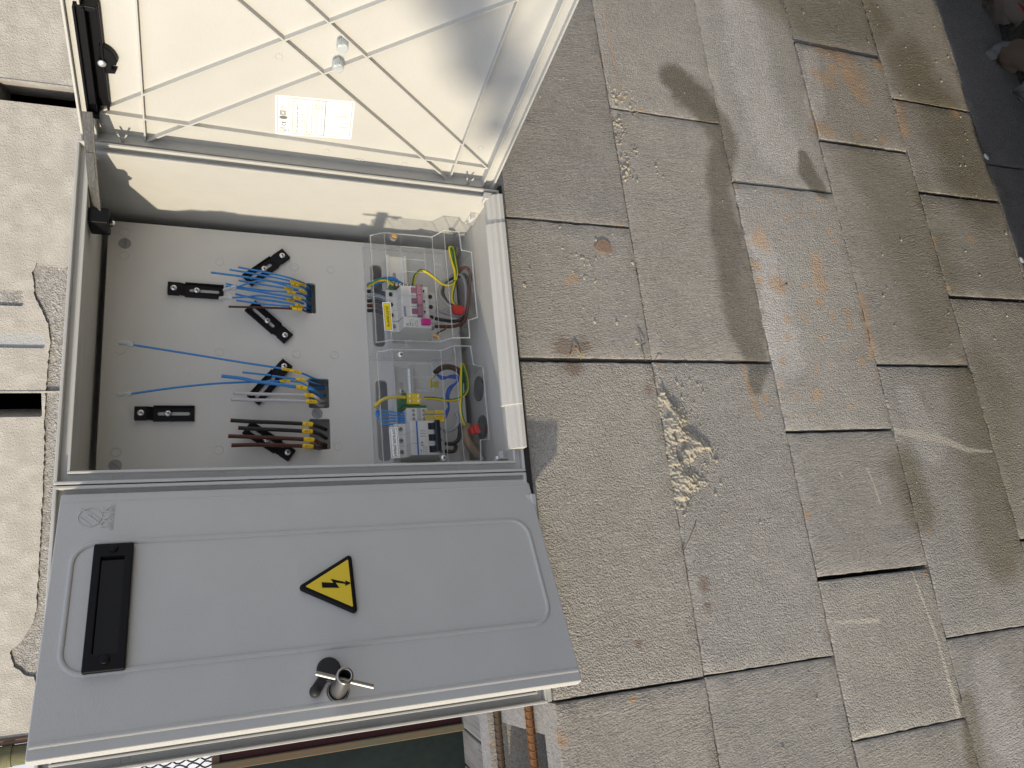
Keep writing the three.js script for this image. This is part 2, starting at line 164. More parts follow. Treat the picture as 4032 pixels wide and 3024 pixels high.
  wallMarks: {"wet":[[[0.592,-0.41,0.036],[0.554,-0.443,0.051],[0.506,-0.482,0.038],[0.456,-0.493,0.032]],[[0.456,-0.493,0.031],[0.359,-0.458,0.028],[0.28,-0.455,0.033],[0.203,-0.457,0.038],[0.128,-0.458,0.039],[0.056,-0.457,0.037],[0.007,-0.463,0.028]],[[-0.001,-0.468,0.023],[-0.045,-0.446,0.015]],[[0.455,-0.69,0.012],[0.415,-0.691,0.023],[0.378,-0.713,0.019]]],"olive":[[[0.459,-0.855,0.059],[0.354,-0.925,0.094],[0.214,-0.943,0.087],[0.089,-0.924,0.066]],[[0.874,-0.689,0.04],[0.823,-0.805,0.062],[0.863,-0.993,0.065]],[[0.775,-1.08,0.06],[0.556,-1.149,0.086],[0.4,-1.163,0.074]],[[-0.039,-1.006,0.076],[-0.2,-0.98,0.082],[-0.357,-0.929,0.061]],[[-0.607,-0.752,0.016],[-0.705,-0.736,0.019]],[[-0.201,-0.74,0.034],[-0.287,-0.756,0.034]]],"pale":[[[0.807,-0.612,0.049],[0.594,-0.609,0.057],[0.453,-0.633,0.047]],[[0.207,-0.516,0.043],[0.021,-0.523,0.051]],[[0.718,-0.776,0.02],[0.57,-0.751,0.024]],[[-0.571,-0.82,0.041],[-0.662,-0.828,0.048]],[[-0.068,-0.796,0.027],[-0.159,-0.824,0.035]]],"rust":[[0.246,-0.526,0.018],[0.192,-0.507,0.01],[0.163,-0.506,0.009],[0.303,-0.606,0.007],[0.201,-0.652,0.018],[0.168,-0.651,0.016],[0.154,-0.55,0.021],[0.127,-0.637,0.013],[0.086,-0.55,0.012],[0.086,-0.593,0.008],[0.106,-0.699,0.013],[0.08,-0.697,0.009],[0.051,-0.622,0.01],[0.049,-0.543,0.01],[0.002,-0.518,0.01],[-0.013,-0.593,0.009],[0.006,-0.706,0.011],[-0.058,-0.581,0.019],[-0.066,-0.536,0.007],[-0.066,-0.465,0.01],[0.016,-0.73,0.009],[0.09,-0.661,0.007],[-0.04,-0.507,0.008],[0.736,-0.859,0.031],[0.68,-0.876,0.027],[0.639,-0.884,0.018],[0.691,-0.833,0.016],[0.527,-0.85,0.014],[0.525,-0.921,0.018],[0.597,-1.003,0.019],[0.56,-1.001,0.017],[0.63,-1.184,0.017],[0.296,-1.101,0.014],[0.729,-0.972,0.015],[0.504,-0.314,0.007],[0.524,-0.277,0.007],[0.146,-0.122,0.008],[0.137,-0.108,0.006],[0.251,-0.227,0.006],[-0.514,-0.12,0.007],[-0.391,-0.731,0.007],[-0.32,-0.763,0.008]],"brown":[[0.023,-0.084,0.018],[0.026,-0.123,0.015],[-0.01,-0.096,0.016],[-0.55,0.005,0.013],[-0.37,-0.272,0.012],[-0.401,-0.273,0.01],[-0.049,-0.23,0.011],[0.364,-0.499,0.011],[-0.441,-0.144,0.007]],"rustrun":[[[0.742,-0.808,0.014],[0.737,-0.866,0.027],[0.689,-0.892,0.027],[0.628,-0.894,0.02]],[[0.669,-0.775,0.014],[0.657,-0.81,0.02]],[[0.53,-0.749,0.019],[0.522,-0.772,0.014]],[[0.628,-1.01,0.013],[0.553,-0.996,0.017]],[[0.266,-0.53,0.012],[0.237,-0.534,0.014]],[[0.216,-0.656,0.014],[0.161,-0.647,0.014]],[[0.002,-0.427,0.005],[-0.1,-0.442,0.006]],[[0.142,-0.745,0.009],[0.025,-0.739,0.011]],[[-0.525,0.015,0.008],[-0.552,-0.005,0.01]],[[0.743,-0.267,0.002],[0.539,-0.275,0.003]]]},
  chips: [[185,-143],[173,-153],[181,-239],[32,-222],[127,-30],[147,-141],[65,-188],[220,-177]]
};
// joints of each course, left to right, with the width of the open gap (mm) at each
const courses = [
  [[-1.5, 3], [-1.0, 3], [-0.502, 3], [0.0, 6.5], [0.251, 3], [0.752, 3], [1.25, 3], [1.75, 3]],
  [[-1.5, 3], [-1.0, 3], [-0.5, 2], [0.001, 4.5], [0.502, 1.5], [1.0, 3], [1.5, 3]],
  [[-1.63, 3], [-1.13, 3], [-0.628, 1.5], [-0.379, 6], [-0.128, 4], [0.372, 3], [0.872, 4], [1.37, 3], [1.87, 3]],
  [[-1.5, 3], [-1.0, 3], [-0.501, 2], [-0.001, 4], [0.499, 5], [0.749, 5], [1.25, 3], [1.75, 3]],
  [[-1.35, 3], [-0.85, 3], [-0.35, 3], [0.153, 6], [0.4, 6], [0.642, 4], [1.14, 3], [1.64, 3]],
  [[-1.5, 3], [-1.0, 3], [-0.5, 3], [0.0, 3], [0.5, 3], [1.02, 5], [1.5, 3]],
];
const H0 = 0.2474, WX0 = -0.85, WX1 = 1.15, WY0 = -1.62, WY1 = 0.02;
const wallMap = (() => {
  const n = 2048, m = 1680, st = DATA.wallMarks;
  const spot = (list, x, y) => { let f = -1; for (const [cx, cy, r] of list) f = Math.max(f, 1 - Math.hypot(x - cx, y - cy) / r); return f; };
  const run = (lines, x, y) => { let f = -1; for (const L of lines) for (let k = 0; k < L.length - 1; k++) { const [x1, y1, r1] = L[k], [x2, y2, r2] = L[k + 1], t = Math.max(0, Math.min(1, ((x - x1) * (x2 - x1) + (y - y1) * (y2 - y1)) / ((x2 - x1) ** 2 + (y2 - y1) ** 2))); f = Math.max(f, 1 - Math.hypot(x - x1 - t * (x2 - x1), y - y1 - t * (y2 - y1)) / (r1 + t * (r2 - r1))); } return f; };
  const LIME = [[[-0.130, -0.745, 0.006], [-0.141, -0.807, 0.011], [-0.156, -0.873, 0.008], [-0.173, -0.916, 0.006], [-0.178, -0.98, 0.003]], [[-0.198, -0.655, 0.003], [-0.225, -0.662, 0.002], [-0.262, -0.666, 0.004]], [[-0.205, -0.592, 0.004], [-0.213, -0.594, 0.003]], [[-0.45, -0.51, 0.003], [-0.456, -0.6, 0.005]], [[-0.626, -0.5, 0.004], [-0.622, -0.56, 0.007]], [[-0.38, -0.7, 0.002], [-0.5, -0.72, 0.003], [-0.62, -0.725, 0.006]]];
  const rustAll = st.rust.slice();
  for (let k = 0; k < 46; k++) rustAll.push([rr(-0.1, 0.36), rr(-0.74, -0.51), rr(0.002, 0.007)]);
  for (let k = 0; k < 14; k++) rustAll.push([rr(-0.7, 1.0), -H0 * (1 + (k % 4)) + rr(-0.006, 0.004), rr(0.003, 0.008)]);
  return dataTex(n, m, (i, j) => {
    const x = WX0 + (i + 0.5) / n * (WX1 - WX0), y = WY0 + (j + 0.5) / m * (WY1 - WY0);
    const big = fbm(x * 5, y * 5, 4, 41), mid = fbm(x * 38, y * 38, 3, 47), fine = hash2(i, j, 5), fine2 = vnoise(i / 2.3, j / 2.3, 53);
    const drag = vnoise(x * 420, y * 26, 71);
    const pore = Math.max(0, vnoise(i / 2.3, j / 2.6, 57) - 0.78) * 1.2, grit = Math.max(0, vnoise(i / 2.2, j / 2.4, 58) - 0.78) * 1.6;
    let v = 0.352 * (0.80 + 0.24 * big + 0.16 * mid + 0.14 * (fine - 0.5) + 0.34 * (fine2 - 0.5) + 0.10 * (drag - 0.5) - pore + grit);
    let c = [v, v * 0.955, v * 0.885];
    const ck0 = Math.max(0, Math.min(5, Math.floor(-y / H0))), sh = 3.7 * hash2(ck0, courses[ck0].findIndex(q => q[0] > x), 79);
    const xr = sh + x * 0.8 + y * 0.6 + 0.004 * Math.sin(y * 190 + 3 * x), yr = y * 0.8 - x * 0.6 + 0.004 * Math.sin(x * 170);
    const rag = (fbm(xr * 16, yr * 12, 4, 61) - 0.5) * 1.3 + (fbm(xr * 150, yr * 120, 3, 63) - 0.5) * 0.55 + (fine2 - 0.5) * 0.3;
    const ck = Math.max(0, Math.min(5, Math.floor(-y / H0))), bi = courses[ck].findIndex(q => q[0] > x), bh = hash2(ck, bi, 77);   // strength varies from block to block
    const cut = (f, a, b) => { const t = Math.max(0, Math.min(1, (f + rag * 0.6 - a) / (b - a))); return t * t * (3 - 2 * t); };
    let q;
    if ((q = cut(run(st.pale, x, y), -0.3, 0.35)) > 0) { const k = 1 + 0.26 * q; c = [c[0] * k, c[1] * k * 1.005, c[2] * k * 1.03]; }
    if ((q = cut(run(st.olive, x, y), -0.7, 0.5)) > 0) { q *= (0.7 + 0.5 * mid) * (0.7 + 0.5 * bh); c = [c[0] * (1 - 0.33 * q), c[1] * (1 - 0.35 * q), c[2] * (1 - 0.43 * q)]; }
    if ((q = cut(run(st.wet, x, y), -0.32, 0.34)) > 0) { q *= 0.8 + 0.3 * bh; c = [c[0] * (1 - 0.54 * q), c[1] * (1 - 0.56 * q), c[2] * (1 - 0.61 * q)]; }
    if ((q = cut(run(LIME, x, y), -0.1, 0.5)) > 0) { q *= 0.75; c = [c[0] * (1 - q) + 0.56 * q, c[1] * (1 - q) + 0.53 * q, c[2] * (1 - q) + 0.46 * q]; }
    if ((q = cut(spot(st.brown, x, y) + 0.9 * (vnoise(x * 260, y * 40, 91) - 0.5), -0.3, 0.8)) > 0) { q *= 0.55; c = [c[0] * (1 - q) + 0.16 * q, c[1] * (1 - q) + 0.09 * q, c[2] * (1 - q) + 0.05 * q]; }
    q = Math.max(0, Math.min(1, (spot(rustAll, x, y) + rag * 0.8 + 0.1) / 0.6)); q = Math.max(q * 0.55, 0.42 * cut(run(st.rustrun, x, y), -0.5, 0.5)); if (q > 0) { const d2 = 0.75 + 0.5 * mid; c = [c[0] * (1 - q) + 0.5 * d2 * q, c[1] * (1 - q) + 0.315 * d2 * q, c[2] * (1 - q) + 0.165 * d2 * q]; }
    return c.map(toS);
  }, true);
})();
const uvScale = (t, rx, ry) => { const c = t.clone(); c.repeat.set(rx, ry); c.needsUpdate = true; return c; };
const grainBump = (() => { const N = 1024, h = new Float32Array(N * N); for (let j = 0; j < N; j++) for (let i = 0; i < N; i++) h[j * N + i] = 0.2 + 0.62 * rn(i, j, 8, 207) + 0.06 * rn(i, j, 16, 209) + 0.05 * rn(i, j, 64, 211) ; for (let k = 0; k < 2600; k++) { const x = rnd() * N, y = rnd() * N, r = 1.5 + 4 * Math.pow(rnd(), 3), s = rnd() < 0.7 ? -0.4 : 0.4; for (let b = -6; b <= 6; b++) for (let a = -6; a <= 6; a++) { const q = Math.hypot(a, b); if (q < r) h[(((y + b | 0) % N + N) % N) * N + ((x + a | 0) % N + N) % N] += s * (1 - q / r); } } return dataTex(N, N, (i, j) => h[j * N + i]); })();
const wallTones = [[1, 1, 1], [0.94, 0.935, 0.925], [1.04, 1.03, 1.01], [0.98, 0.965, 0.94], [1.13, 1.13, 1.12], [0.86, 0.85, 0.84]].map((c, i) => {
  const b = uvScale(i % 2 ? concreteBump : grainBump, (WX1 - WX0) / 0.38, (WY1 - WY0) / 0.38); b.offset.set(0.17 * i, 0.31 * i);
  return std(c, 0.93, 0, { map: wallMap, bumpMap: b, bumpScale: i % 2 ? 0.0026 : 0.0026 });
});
const rawConcrete = std([0.36, 0.345, 0.32], 0.95, 0, { bumpMap: uvScale(concreteBump, 3, 3), bumpScale: 0.004 });
const crumbs = std([0.42, 0.385, 0.31], 0.95);
// glass-fibre polyester of the cabinet: pale grey with a faint orange-peel grain
const peel = dataTex(512, 512, (i, j) => 0.6 * vnoise(i / 6, j / 6, 81, 85) + 0.4 * vnoise(i / 2.5, j / 2.5, 83, 204));
const grime = dataTex(1024, 1024, (i, j) => { const a = fbm(i / 140, j / 140, 4, 301), b = vnoise(i / 3, j / 3, 303), sp = hash2(i >> 1, j >> 1, 305) > 0.9993 ? 0.25 : 0, sc = Math.abs(vnoise(i / 90, j / 5, 307) - 0.5) < 0.004 ? 0.05 : 0; const v = 0.955 + 0.07 * (a - 0.5) + 0.02 * (b - 0.5) - sp - sc; return [v, v * 0.998, v * 0.99].map(toS); }, true);
const smudge = dataTex(512, 512, (i, j) => 0.55 + 0.5 * (fbm(i / 60, j / 60, 4, 311) - 0.5) + 0.12 * (vnoise(i / 4, j / 4, 313) - 0.5));
const shellMat = phys([0.572, 0.573, 0.556], { map: uvScale(grime, 3, 3), roughnessMap: smudge, roughness: 0.85, bumpMap: uvScale(peel, 8, 8), bumpScale: 0.00012, specularIntensity: 0.6 });
const panelMat = phys([0.64, 0.638, 0.625], { map: uvScale(grime, 2.3, 2.3), roughness: 0.5, bumpMap: uvScale(peel, 8, 8), bumpScale: 0.00012, specularIntensity: 0.6 });
const blackPl = phys([0.008, 0.008, 0.010], { roughness: 0.45, specularIntensity: 0.32 });
const blackSoft = std([0.016, 0.016, 0.017], 0.6);
const zinc = std([0.82, 0.84, 0.86], 0.36, 0.8);
const galv = std([1, 1, 1], 0.62, 0.55, { map: dataTex(128, 128, (i, j) => { const v = 0.1 + 0.16 * Math.pow(vnoise(i / 3, j / 3, 181, 42), 2) + 0.05 * vnoise(i / 16, j / 16, 183, 8); return [v, v * 0.95, v * 0.82].map(toS); }, true) });
const dullZinc = std([0.3, 0.31, 0.32], 0.5, 0.4);
const brass = std([0.78, 0.55, 0.24], 0.3, 1);
const steel = std([0.42, 0.40, 0.37], 0.34, 1);
const clearPl = phys([0.93, 0.935, 0.94], { roughness: 0.04, transmission: 1, thickness: 0, ior: 1.5, specularIntensity: 1 });
const clearEdge = phys([0.92, 0.93, 0.94], { roughness: 0.08, transmission: 0.78, thickness: 0, ior: 1.5 });
const milky = phys([0.82, 0.86, 0.88], { roughness: 0.25, transmission: 0.6, thickness: 0, ior: 1.45 });
const WIRE = { blue: std([0.035, 0.23, 0.6], 0.42), brown: std([0.075, 0.02, 0.012], 0.42), white: std([0.5, 0.5, 0.53], 0.45), black: std([0.012, 0.012, 0.013], 0.4) };
const copper = std([0.7, 0.32, 0.18], 0.35, 1);
const yellow = std([0.82, 0.6, 0.035], 0.5), red = std([0.55, 0.03, 0.025], 0.45), whitePl = std([0.66, 0.66, 0.65], 0.42), greyPl = std([0.42, 0.43, 0.44], 0.5);
const greenPl = std([0.04, 0.18, 0.06], 0.5), cableGrey = std([0.3, 0.32, 0.35], 0.5), mauve = std([0.27, 0.13, 0.18], 0.45), magenta = std([0.45, 0.02, 0.2], 0.4), tealBlack = std([0.006, 0.014, 0.022], 0.3);
function canvasMat(w, h, draw, rough = 0.5) {
  const c = document.createElement('canvas'); c.width = w; c.height = h; const g = c.getContext('2d'); draw(g, w, h);
  const t = new THREE.CanvasTexture(c); t.colorSpace = THREE.SRGBColorSpace; t.magFilter = THREE.LinearFilter; return std([1, 1, 1], rough, 0, { map: t });
}
const stripeGY = (() => { const t = dataTex(64, 64, (i, j) => (j < 26 ? [0.16, 0.42, 0.1] : [0.86, 0.76, 0.12]), true); return std([0.9, 0.9, 0.9], 0.45, 0, { map: t }); })();

// ------------------------------------------------------------------ ground: a path along the wall with a shallow trench at its foot
{
  const xs = [], zs = [];
  for (const v of [-60, -30, -15, -8, -5, -3.5, -2.5]) xs.push(v); for (let x = -2; x <= 3.001; x += 0.05) xs.push(x); for (const v of [4, 6, 10, 20, 40, 60]) xs.push(v);
  for (const v of [-60, -30, -15, -8, -5, -3, -2, -1.2, -0.7, -0.38]) zs.push(v); for (let z = -0.02; z <= 1.2; z += 0.022) zs.push(z); for (const v of [1.5, 2, 3, 5, 8, 15, 30, 60]) zs.push(v);
  const pos = [], uv = [], idx = [];
  for (const z of zs) for (const x of xs) {
    const near = z > -0.2 && z < 2 && x > -2.2 && x < 3.2;
    const n = near ? (fbm(x * 9 + 3, z * 9, 4, 5) - 0.5) : 0;
    const edge = 0.31 + 0.05 * (fbm(x * 3, 1.5, 3, 8) - 0.5) - 0.018 * (x - 0.4);
    let y;
    if (z < -0.3) y = -1.3; else { const t = Math.max(0, Math.min(1, (z - edge + 0.09) / 0.1)); y = -1.45 + 0.40 * t * t * (3 - 2 * t); y += n * 0.05; const rx = Math.max(0, Math.min(1, (x + 0.55) / 0.35)), rz = Math.max(0, 1 - Math.abs(z - 0.6) / 0.25); y += 0.6 * rx * rx * (3 - 2 * rx) * rz * rz * (3 - 2 * rz) * (0.9 + 0.4 * n) * (x < 3 ? 1 : 0); const hx = Math.max(0, Math.min(1, (x - 0.15) / 0.5)) * Math.max(0, Math.min(1, (3.6 - x) / 1.2)), hz = Math.max(0, Math.min(1, (z - 0.6) / 0.3)) * Math.max(0, Math.min(1, (2.6 - z) / 1.0)); y += 0.6 * hx * hx * (3 - 2 * hx) * hz * hz * (3 - 2 * hz) * (0.85 + 0.5 * n); }  // added unseen spoil ridge and heap in front, shaped to block sky light
    pos.push(x, y, z); uv.push(x, z);
  }
  const W = xs.length;
  for (let j = 0; j < zs.length - 1; j++) for (let i = 0; i < W - 1; i++) { const a = j * W + i; idx.push(a, a + W, a + 1, a + 1, a + W, a + W + 1); }
  const g = new THREE.BufferGeometry(); g.setAttribute('position', new THREE.Float32BufferAttribute(pos, 3)); g.setAttribute('uv', new THREE.Float32BufferAttribute(uv, 2)); g.setIndex(idx); g.computeVertexNormals();
  const soil = dataTex(512, 512, (i, j) => { const v = 0.05 * (0.6 + 0.5 * vnoise(i / 30, j / 30, 91, 17) + 0.5 * vnoise(i / 5, j / 5, 93, 102)); return [v * 1.1, v * 0.88, v * 0.66].map(toS); }, true);
  struct('ground', g, std([1, 1, 1], 0.97, 0, { map: soil, bumpMap: stuccoBump, bumpScale: 0.02 }));
}

// ------------------------------------------------------------------ block wall
const wall = thing('block_wall', 'dry stacked wall of grey concrete formwork blocks under the cabinet', 'wall');
const WD = 0.365;
function faceGrid(x0, x1, y0, y1, zf, sd) { // front face with crumbling edges
  const nx = Math.max(8, Math.round((x1 - x0) / 0.012)), ny = Math.round((y1 - y0) / 0.012), pos = [], uv = [], idx = [];
  for (let j = 0; j <= ny; j++) for (let i = 0; i <= nx; i++) {
    let x = x0 + (x1 - x0) * i / nx, y = y0 + (y1 - y0) * j / ny, z = zf;
    const ei = i === 0 || i === nx, ej = j === 0 || j === ny, h = hash2(i, j, sd), h2 = hash2(i, j, sd + 9);
    if (i === 1) x = x0 + 0.0022 + 0.0014 * h2; if (i === nx - 1) x = x1 - 0.0022 - 0.0014 * h2;
    if (j === 1) y = y0 + 0.0018 + 0.0014 * h2; if (j === ny - 1) y = y1 - 0.0018 - 0.0014 * h2;
    if (ei || ej) { z -= 0.0016 + 0.0035 * h * h; }
    if (ej && h > 0.86) z -= 0.004;
    if (ei) x += (i ? -1 : 1) * 0.0007 * h2; if (ej) y += (j ? -1 : 1) * 0.0011 * h2;
    if (!ei && !ej) z += 0.0010 * (fbm(x * 30, y * 30, 3, sd) - 0.5);
    pos.push(x, y, z); uv.push((x - WX0) / (WX1 - WX0), (y - WY0) / (WY1 - WY0));
  }
  for (let j = 0; j < ny; j++) for (let i = 0; i < nx; i++) { const a = j * (nx + 1) + i; idx.push(a, a + 1, a + nx + 2, a, a + nx + 2, a + nx + 1); }
  const g = new THREE.BufferGeometry(); g.setAttribute('position', new THREE.Float32BufferAttribute(pos, 3)); g.setAttribute('uv', new THREE.Float32BufferAttribute(uv, 2)); g.setIndex(idx); g.computeVertexNormals(); return g;
}
const wuv = g => { const p = g.attributes.position, u = g.attributes.uv; for (let i = 0; i < p.count; i++) u.setXY(i, (p.getX(i) + 0.31 * p.getZ(i) - WX0) / (WX1 - WX0), (p.getY(i) + 0.77 * p.getZ(i) - WY0) / (WY1 - WY0)); return g; };
const H = 0.2474;
const zOff = { '0_3': 0.0005, '2_5': -0.0022, '3_5': -0.004, '3_4': 0.001, '2_3': 0.0, '1_3': -0.001, '0_2': 0 };
courses.forEach((js, k) => {
  for (let i = 0; i < js.length - 1; i++) {
    const x0 = js[i][0] + js[i][1] / 2000, x1 = js[i + 1][0] - js[i + 1][1] / 2000, y1 = -k * H - (k ? 0.0004 : 0), y0 = -(k + 1) * H + 0.0006 + 0.0006 * rnd();
    const zf = zOff[`${k}_${i}`] ?? rr(-0.0012, 0.0006);
    const gs = [wuv(faceGrid(x0, x1, y0, y1, zf, k * 31 + i * 7))];
    const zb = zf - 0.0045, x0b = x0 + 0.0008, x1b = x1 - 0.0008, y0b = y0 + 0.0012, y1b = y1 - 0.0012;
    if (k === 0) { // hollow formwork block: two shells and lower webs
      const L = x1b - x0b, web = [[0.006, 0.05], [L - 0.05, L - 0.006]]; if (L > 0.3) web.push([L / 2 - 0.025, L / 2 + 0.025]);
      gs.push(bx(x0b, x1b, y0b, y1b, zb - 0.048, zb), bx(x0b, x1b, y0b, y1b, -WD, -WD + 0.05));
      for (const [a, b] of web) gs.push(bx(x0b + a, x0b + b, y0b, y1b - 0.0135, -WD + 0.049, zb - 0.047));
    } else gs.push(bx(x0b, x1b, y0b, y1b, -WD, zb));
    for (let q = 1; q < gs.length; q++) wuv(gs[q]);
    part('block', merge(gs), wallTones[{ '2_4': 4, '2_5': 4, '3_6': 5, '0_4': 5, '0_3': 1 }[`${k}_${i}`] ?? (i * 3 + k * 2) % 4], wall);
  }
});
{ // spilled mortar squeezed out of the bed joint and crumbs stuck to the face
  const inside = (poly, x, y) => { let c = false; for (let i = 0, j = poly.length - 1; i < poly.length; j = i++) { const [xi, yi] = poly[i], [xj, yj] = poly[j]; if (yi > y !== yj > y && x < (xj - xi) * (y - yi) / (yj - yi) + xi) c = !c; } return c; };
  const dist = (poly, x, y) => { let d = 9; for (let i = 0, j = poly.length - 1; i < poly.length; j = i++) { const [x1, y1] = poly[i], [x2, y2] = poly[j], l = (x2 - x1) ** 2 + (y2 - y1) ** 2, t = Math.max(0, Math.min(1, ((x - x1) * (x2 - x1) + (y - y1) * (y2 - y1)) / l)); d = Math.min(d, Math.hypot(x - x1 - t * (x2 - x1), y - y1 - t * (y2 - y1))); } return d; };
  const spill = (name, pts, amp, gaps = 0) => {
    const poly = pts.map(p => [p[0] / 1000, p[1] / 1000]), xs = poly.map(p => p[0]), ys = poly.map(p => p[1]);
    const x0 = Math.min(...xs) - 0.01, x1 = Math.max(...xs) + 0.01, y0 = Math.min(...ys) - 0.01, y1 = Math.max(...ys) + 0.006, s = 0.0015;
    const nx = Math.ceil((x1 - x0) / s), ny = Math.ceil((y1 - y0) / s), pos = [], uv = [], idx = [], hh = [];
    for (let j = 0; j <= ny; j++) for (let i = 0; i <= nx; i++) {
      const x = x0 + i * s, y = y0 + j * s, d = dist(poly, x, y) * (inside(poly, x, y) ? 1 : -1);
      const lump = 1 - Math.abs(2 * vnoise(x * 210, y * 210, 11) - 1), lump2 = vnoise(x * 480, y * 480, 13), cl = vnoise(x * 70, y * 70, 15);
      let h = Math.min(1, Math.max(-1, (d + 0.006 * (cl - 0.6)) / 0.014)) * amp * (0.35 + 0.65 * cl) + (lump * 0.55 + lump2 * 0.45 - 0.5) * amp * 0.9 - 0.0012;
      if (gaps && vnoise(x * 55, y * 90, 19) > 1 - gaps) h -= amp * 1.2; if (d < -0.004) h = -0.006;
      hh.push(h); pos.push(x, y, Math.max(h, -0.006)); uv.push((x - WX0) / (WX1 - WX0), (y - WY0) / (WY1 - WY0));
    }
    for (let j = 0; j < ny; j++) for (let i = 0; i < nx; i++) { const a = j * (nx + 1) + i; if (Math.max(hh[a], hh[a + 1], hh[a + nx + 1], hh[a + nx + 2]) < -0.002) continue; idx.push(a, a + 1, a + nx + 2, a, a + nx + 2, a + nx + 1); }
    const g = new THREE.BufferGeometry(); g.setAttribute('position', new THREE.Float32BufferAttribute(pos, 3)); g.setAttribute('uv', new THREE.Float32BufferAttribute(uv, 2)); g.setIndex(idx); g.computeVertexNormals();
    part(name, g, crumbs, wall);
  };
  const S1 = DATA.spill.concat([[-150, -249], [-60, -249]]), S2 = DATA.spill2;
  spill('mortar_spill', S1, 0.0095, 0.3);
  const gs = [];
  const crumb = (x, y, r, z = 0) => { const g = new THREE.IcosahedronGeometry(r, 0), p = g.attributes.position; const key = {}; for (let i = 0; i < p.count; i++) { const k = [p.getX(i), p.getY(i), p.getZ(i)].map(v => v.toFixed(6)).join(); key[k] ??= rr(0.6, 1.25); p.setXYZ(i, p.getX(i) * key[k], p.getY(i) * key[k] * 1.2, p.getZ(i) * key[k] * 0.8); } g.rotateZ(rnd() * 6.3); g.computeVertexNormals(); gs.push(g.translate(x, y, z + r * 0.25)); };
  for (let i = 0; i < 420; i++) crumb(rr(-0.85, 1.1), -0.01 - 1.4 * rnd(), 0.0006 + 0.0016 * Math.pow(rnd(), 3));
  for (let i = 0; i < 160; i++) crumb(rr(0.05, 1.05), rr(-1.23, -0.76), 0.0008 + 0.0022 * Math.pow(rnd(), 3));
  for (let i = 0; i < 70; i++) { const t = rnd(); crumb(rr(-0.28, 0.0), -0.25 - 0.09 * t, 0.001 + 0.003 * rnd() * rnd()); }
  for (const [a, b] of S2.concat([[520, -256], [470, -258], [400, -262], [380, -262], [360, -260]])) { const n = 5 + rnd() * 9; for (let i = 0; i < n; i++) crumb(a / 1000 + rr(-0.014, 0.014), Math.min(-0.2495, b / 1000 + rr(-0.007, 0.012)), 0.001 + 0.0034 * rnd() * rnd()); }
  for (let i = 0; i < 30; i++) crumb(rr(0.05, 0.24), rr(-0.23, -0.1), 0.001 + 0.003 * rnd() * rnd());
  
  for (const [x, y] of DATA.chips) for (let k = 0; k < 3; k++) crumb(x / 1000 + rr(-0.003, 0.003), y / 1000 + rr(-0.003, 0.003), rr(0.0015, 0.0036));
  part('mortar_crumbs', merge(gs), crumbs, wall).userData.kind = 'stuff';
  gs.length = 0; for (const yy of [H, 2 * H, 3 * H, 4 * H, 5 * H]) for (let i = 0; i < 130; i++) crumb(rr(-0.85, 1.1), -yy + rr(-0.002, 0.0015), 0.0007 + 0.0013 * rnd(), -0.0026);
  part('joint_crumbs', merge(gs), rawConcrete, wall).userData.kind = 'stuff';
  // the plugged hole: a flat round lump of reddish mortar
  const disc = new THREE.CylinderGeometry(0.0125, 0.0135, 0.004, 28, 1); const p = disc.attributes.position; for (let i = 0; i < p.count; i++) { const a = Math.atan2(p.getZ(i), p.getX(i)), k = 1 + 0.07 * Math.sin(3 * a + 1) + 0.04 * Math.sin(7 * a); p.setX(i, p.getX(i) * k); p.setZ(i, p.getZ(i) * k * 1.25); }
  part('mortar_plug', disc.rotateX(Math.PI / 2).translate(0.208, -0.186, 0.001), std([0.34, 0.24, 0.18], 0.95, 0, { bumpMap: concreteBump, bumpScale: 0.002 }), wall);
}
// nail, straw and stems caught in the joints
{
  const nail = thing('nail', 'thin dark nail standing out of a rust freckled block', 'nail', [0.153, -0.552, 0]);
  part('shank', rod(V(0, 0, -0.012), V(-0.002, 0.001, 0.017), 0.0011, 8, 0.0008), steel, nail);
  part('head', rod(V(-0.002, 0.001, 0.017), V(-0.002, 0.001, 0.0182), 0.0024, 10), steel, nail);
  const strawMat = std([0.30, 0.21, 0.10], 0.8), stemMat = std([0.10, 0.09, 0.07], 0.8);
  const stem = (pts, r, m, label) => solo('dry_stem', tube(pts.map(p => V(...p)), r, 18, 6), m, label, 'stem', 'dry stems on the wall');
  stem([[0.003, -0.092, -0.005], [0.010, -0.097, 0.003], [0.019, -0.102, 0.006], [0.023, -0.107, 0.004]], 0.0011, strawMat, 'short bent straw caught in the open joint below the cabinet, upper of the pair');
  stem([[0.002, -0.116, -0.005], [0.009, -0.112, 0.004], [0.018, -0.104, 0.007]], 0.0012, strawMat, 'short straw caught in the open joint below the cabinet, lower of the pair');
  stem([[0.0, -0.236, -0.005], [0.010, -0.226, 0.010], [0.022, -0.222, 0.013], [0.031, -0.237, 0.004]], 0.0009, stemMat, 'thin curved stem arching over the corner where four blocks meet');
  stem([[-0.003, -0.249, -0.005], [-0.01, -0.256, 0.006], [-0.024, -0.262, 0.010]], 0.0007, strawMat, 'fine pale stem hanging just above the mortar spill');
  stem([[-0.315, -0.2475, -0.004], [-0.30, -0.252, 0.009], [-0.283, -0.262, 0.013], [-0.268, -0.272, 0.011]], 0.0007, stemMat, 'long thin stem leaning out of the joint below the mortar spill');
}
// pebbles lying in the joint near the foot of the wall
for (const [x, y, l] of [[0.517, -1.236, 'small white stone chip on the block edge beside the dead leaves'], [0.252, -1.243, 'small white stone chip on the lowest lit block edge by the picture border']]) {
  const g = new THREE.DodecahedronGeometry(0.006, 1); g.scale(1.5, 0.7, 0.6); g.rotateZ(0.5);
  solo('stone_chip', g.translate(x, y, 0.003), std([0.75, 0.75, 0.73], 0.5), l, 'stone');
}
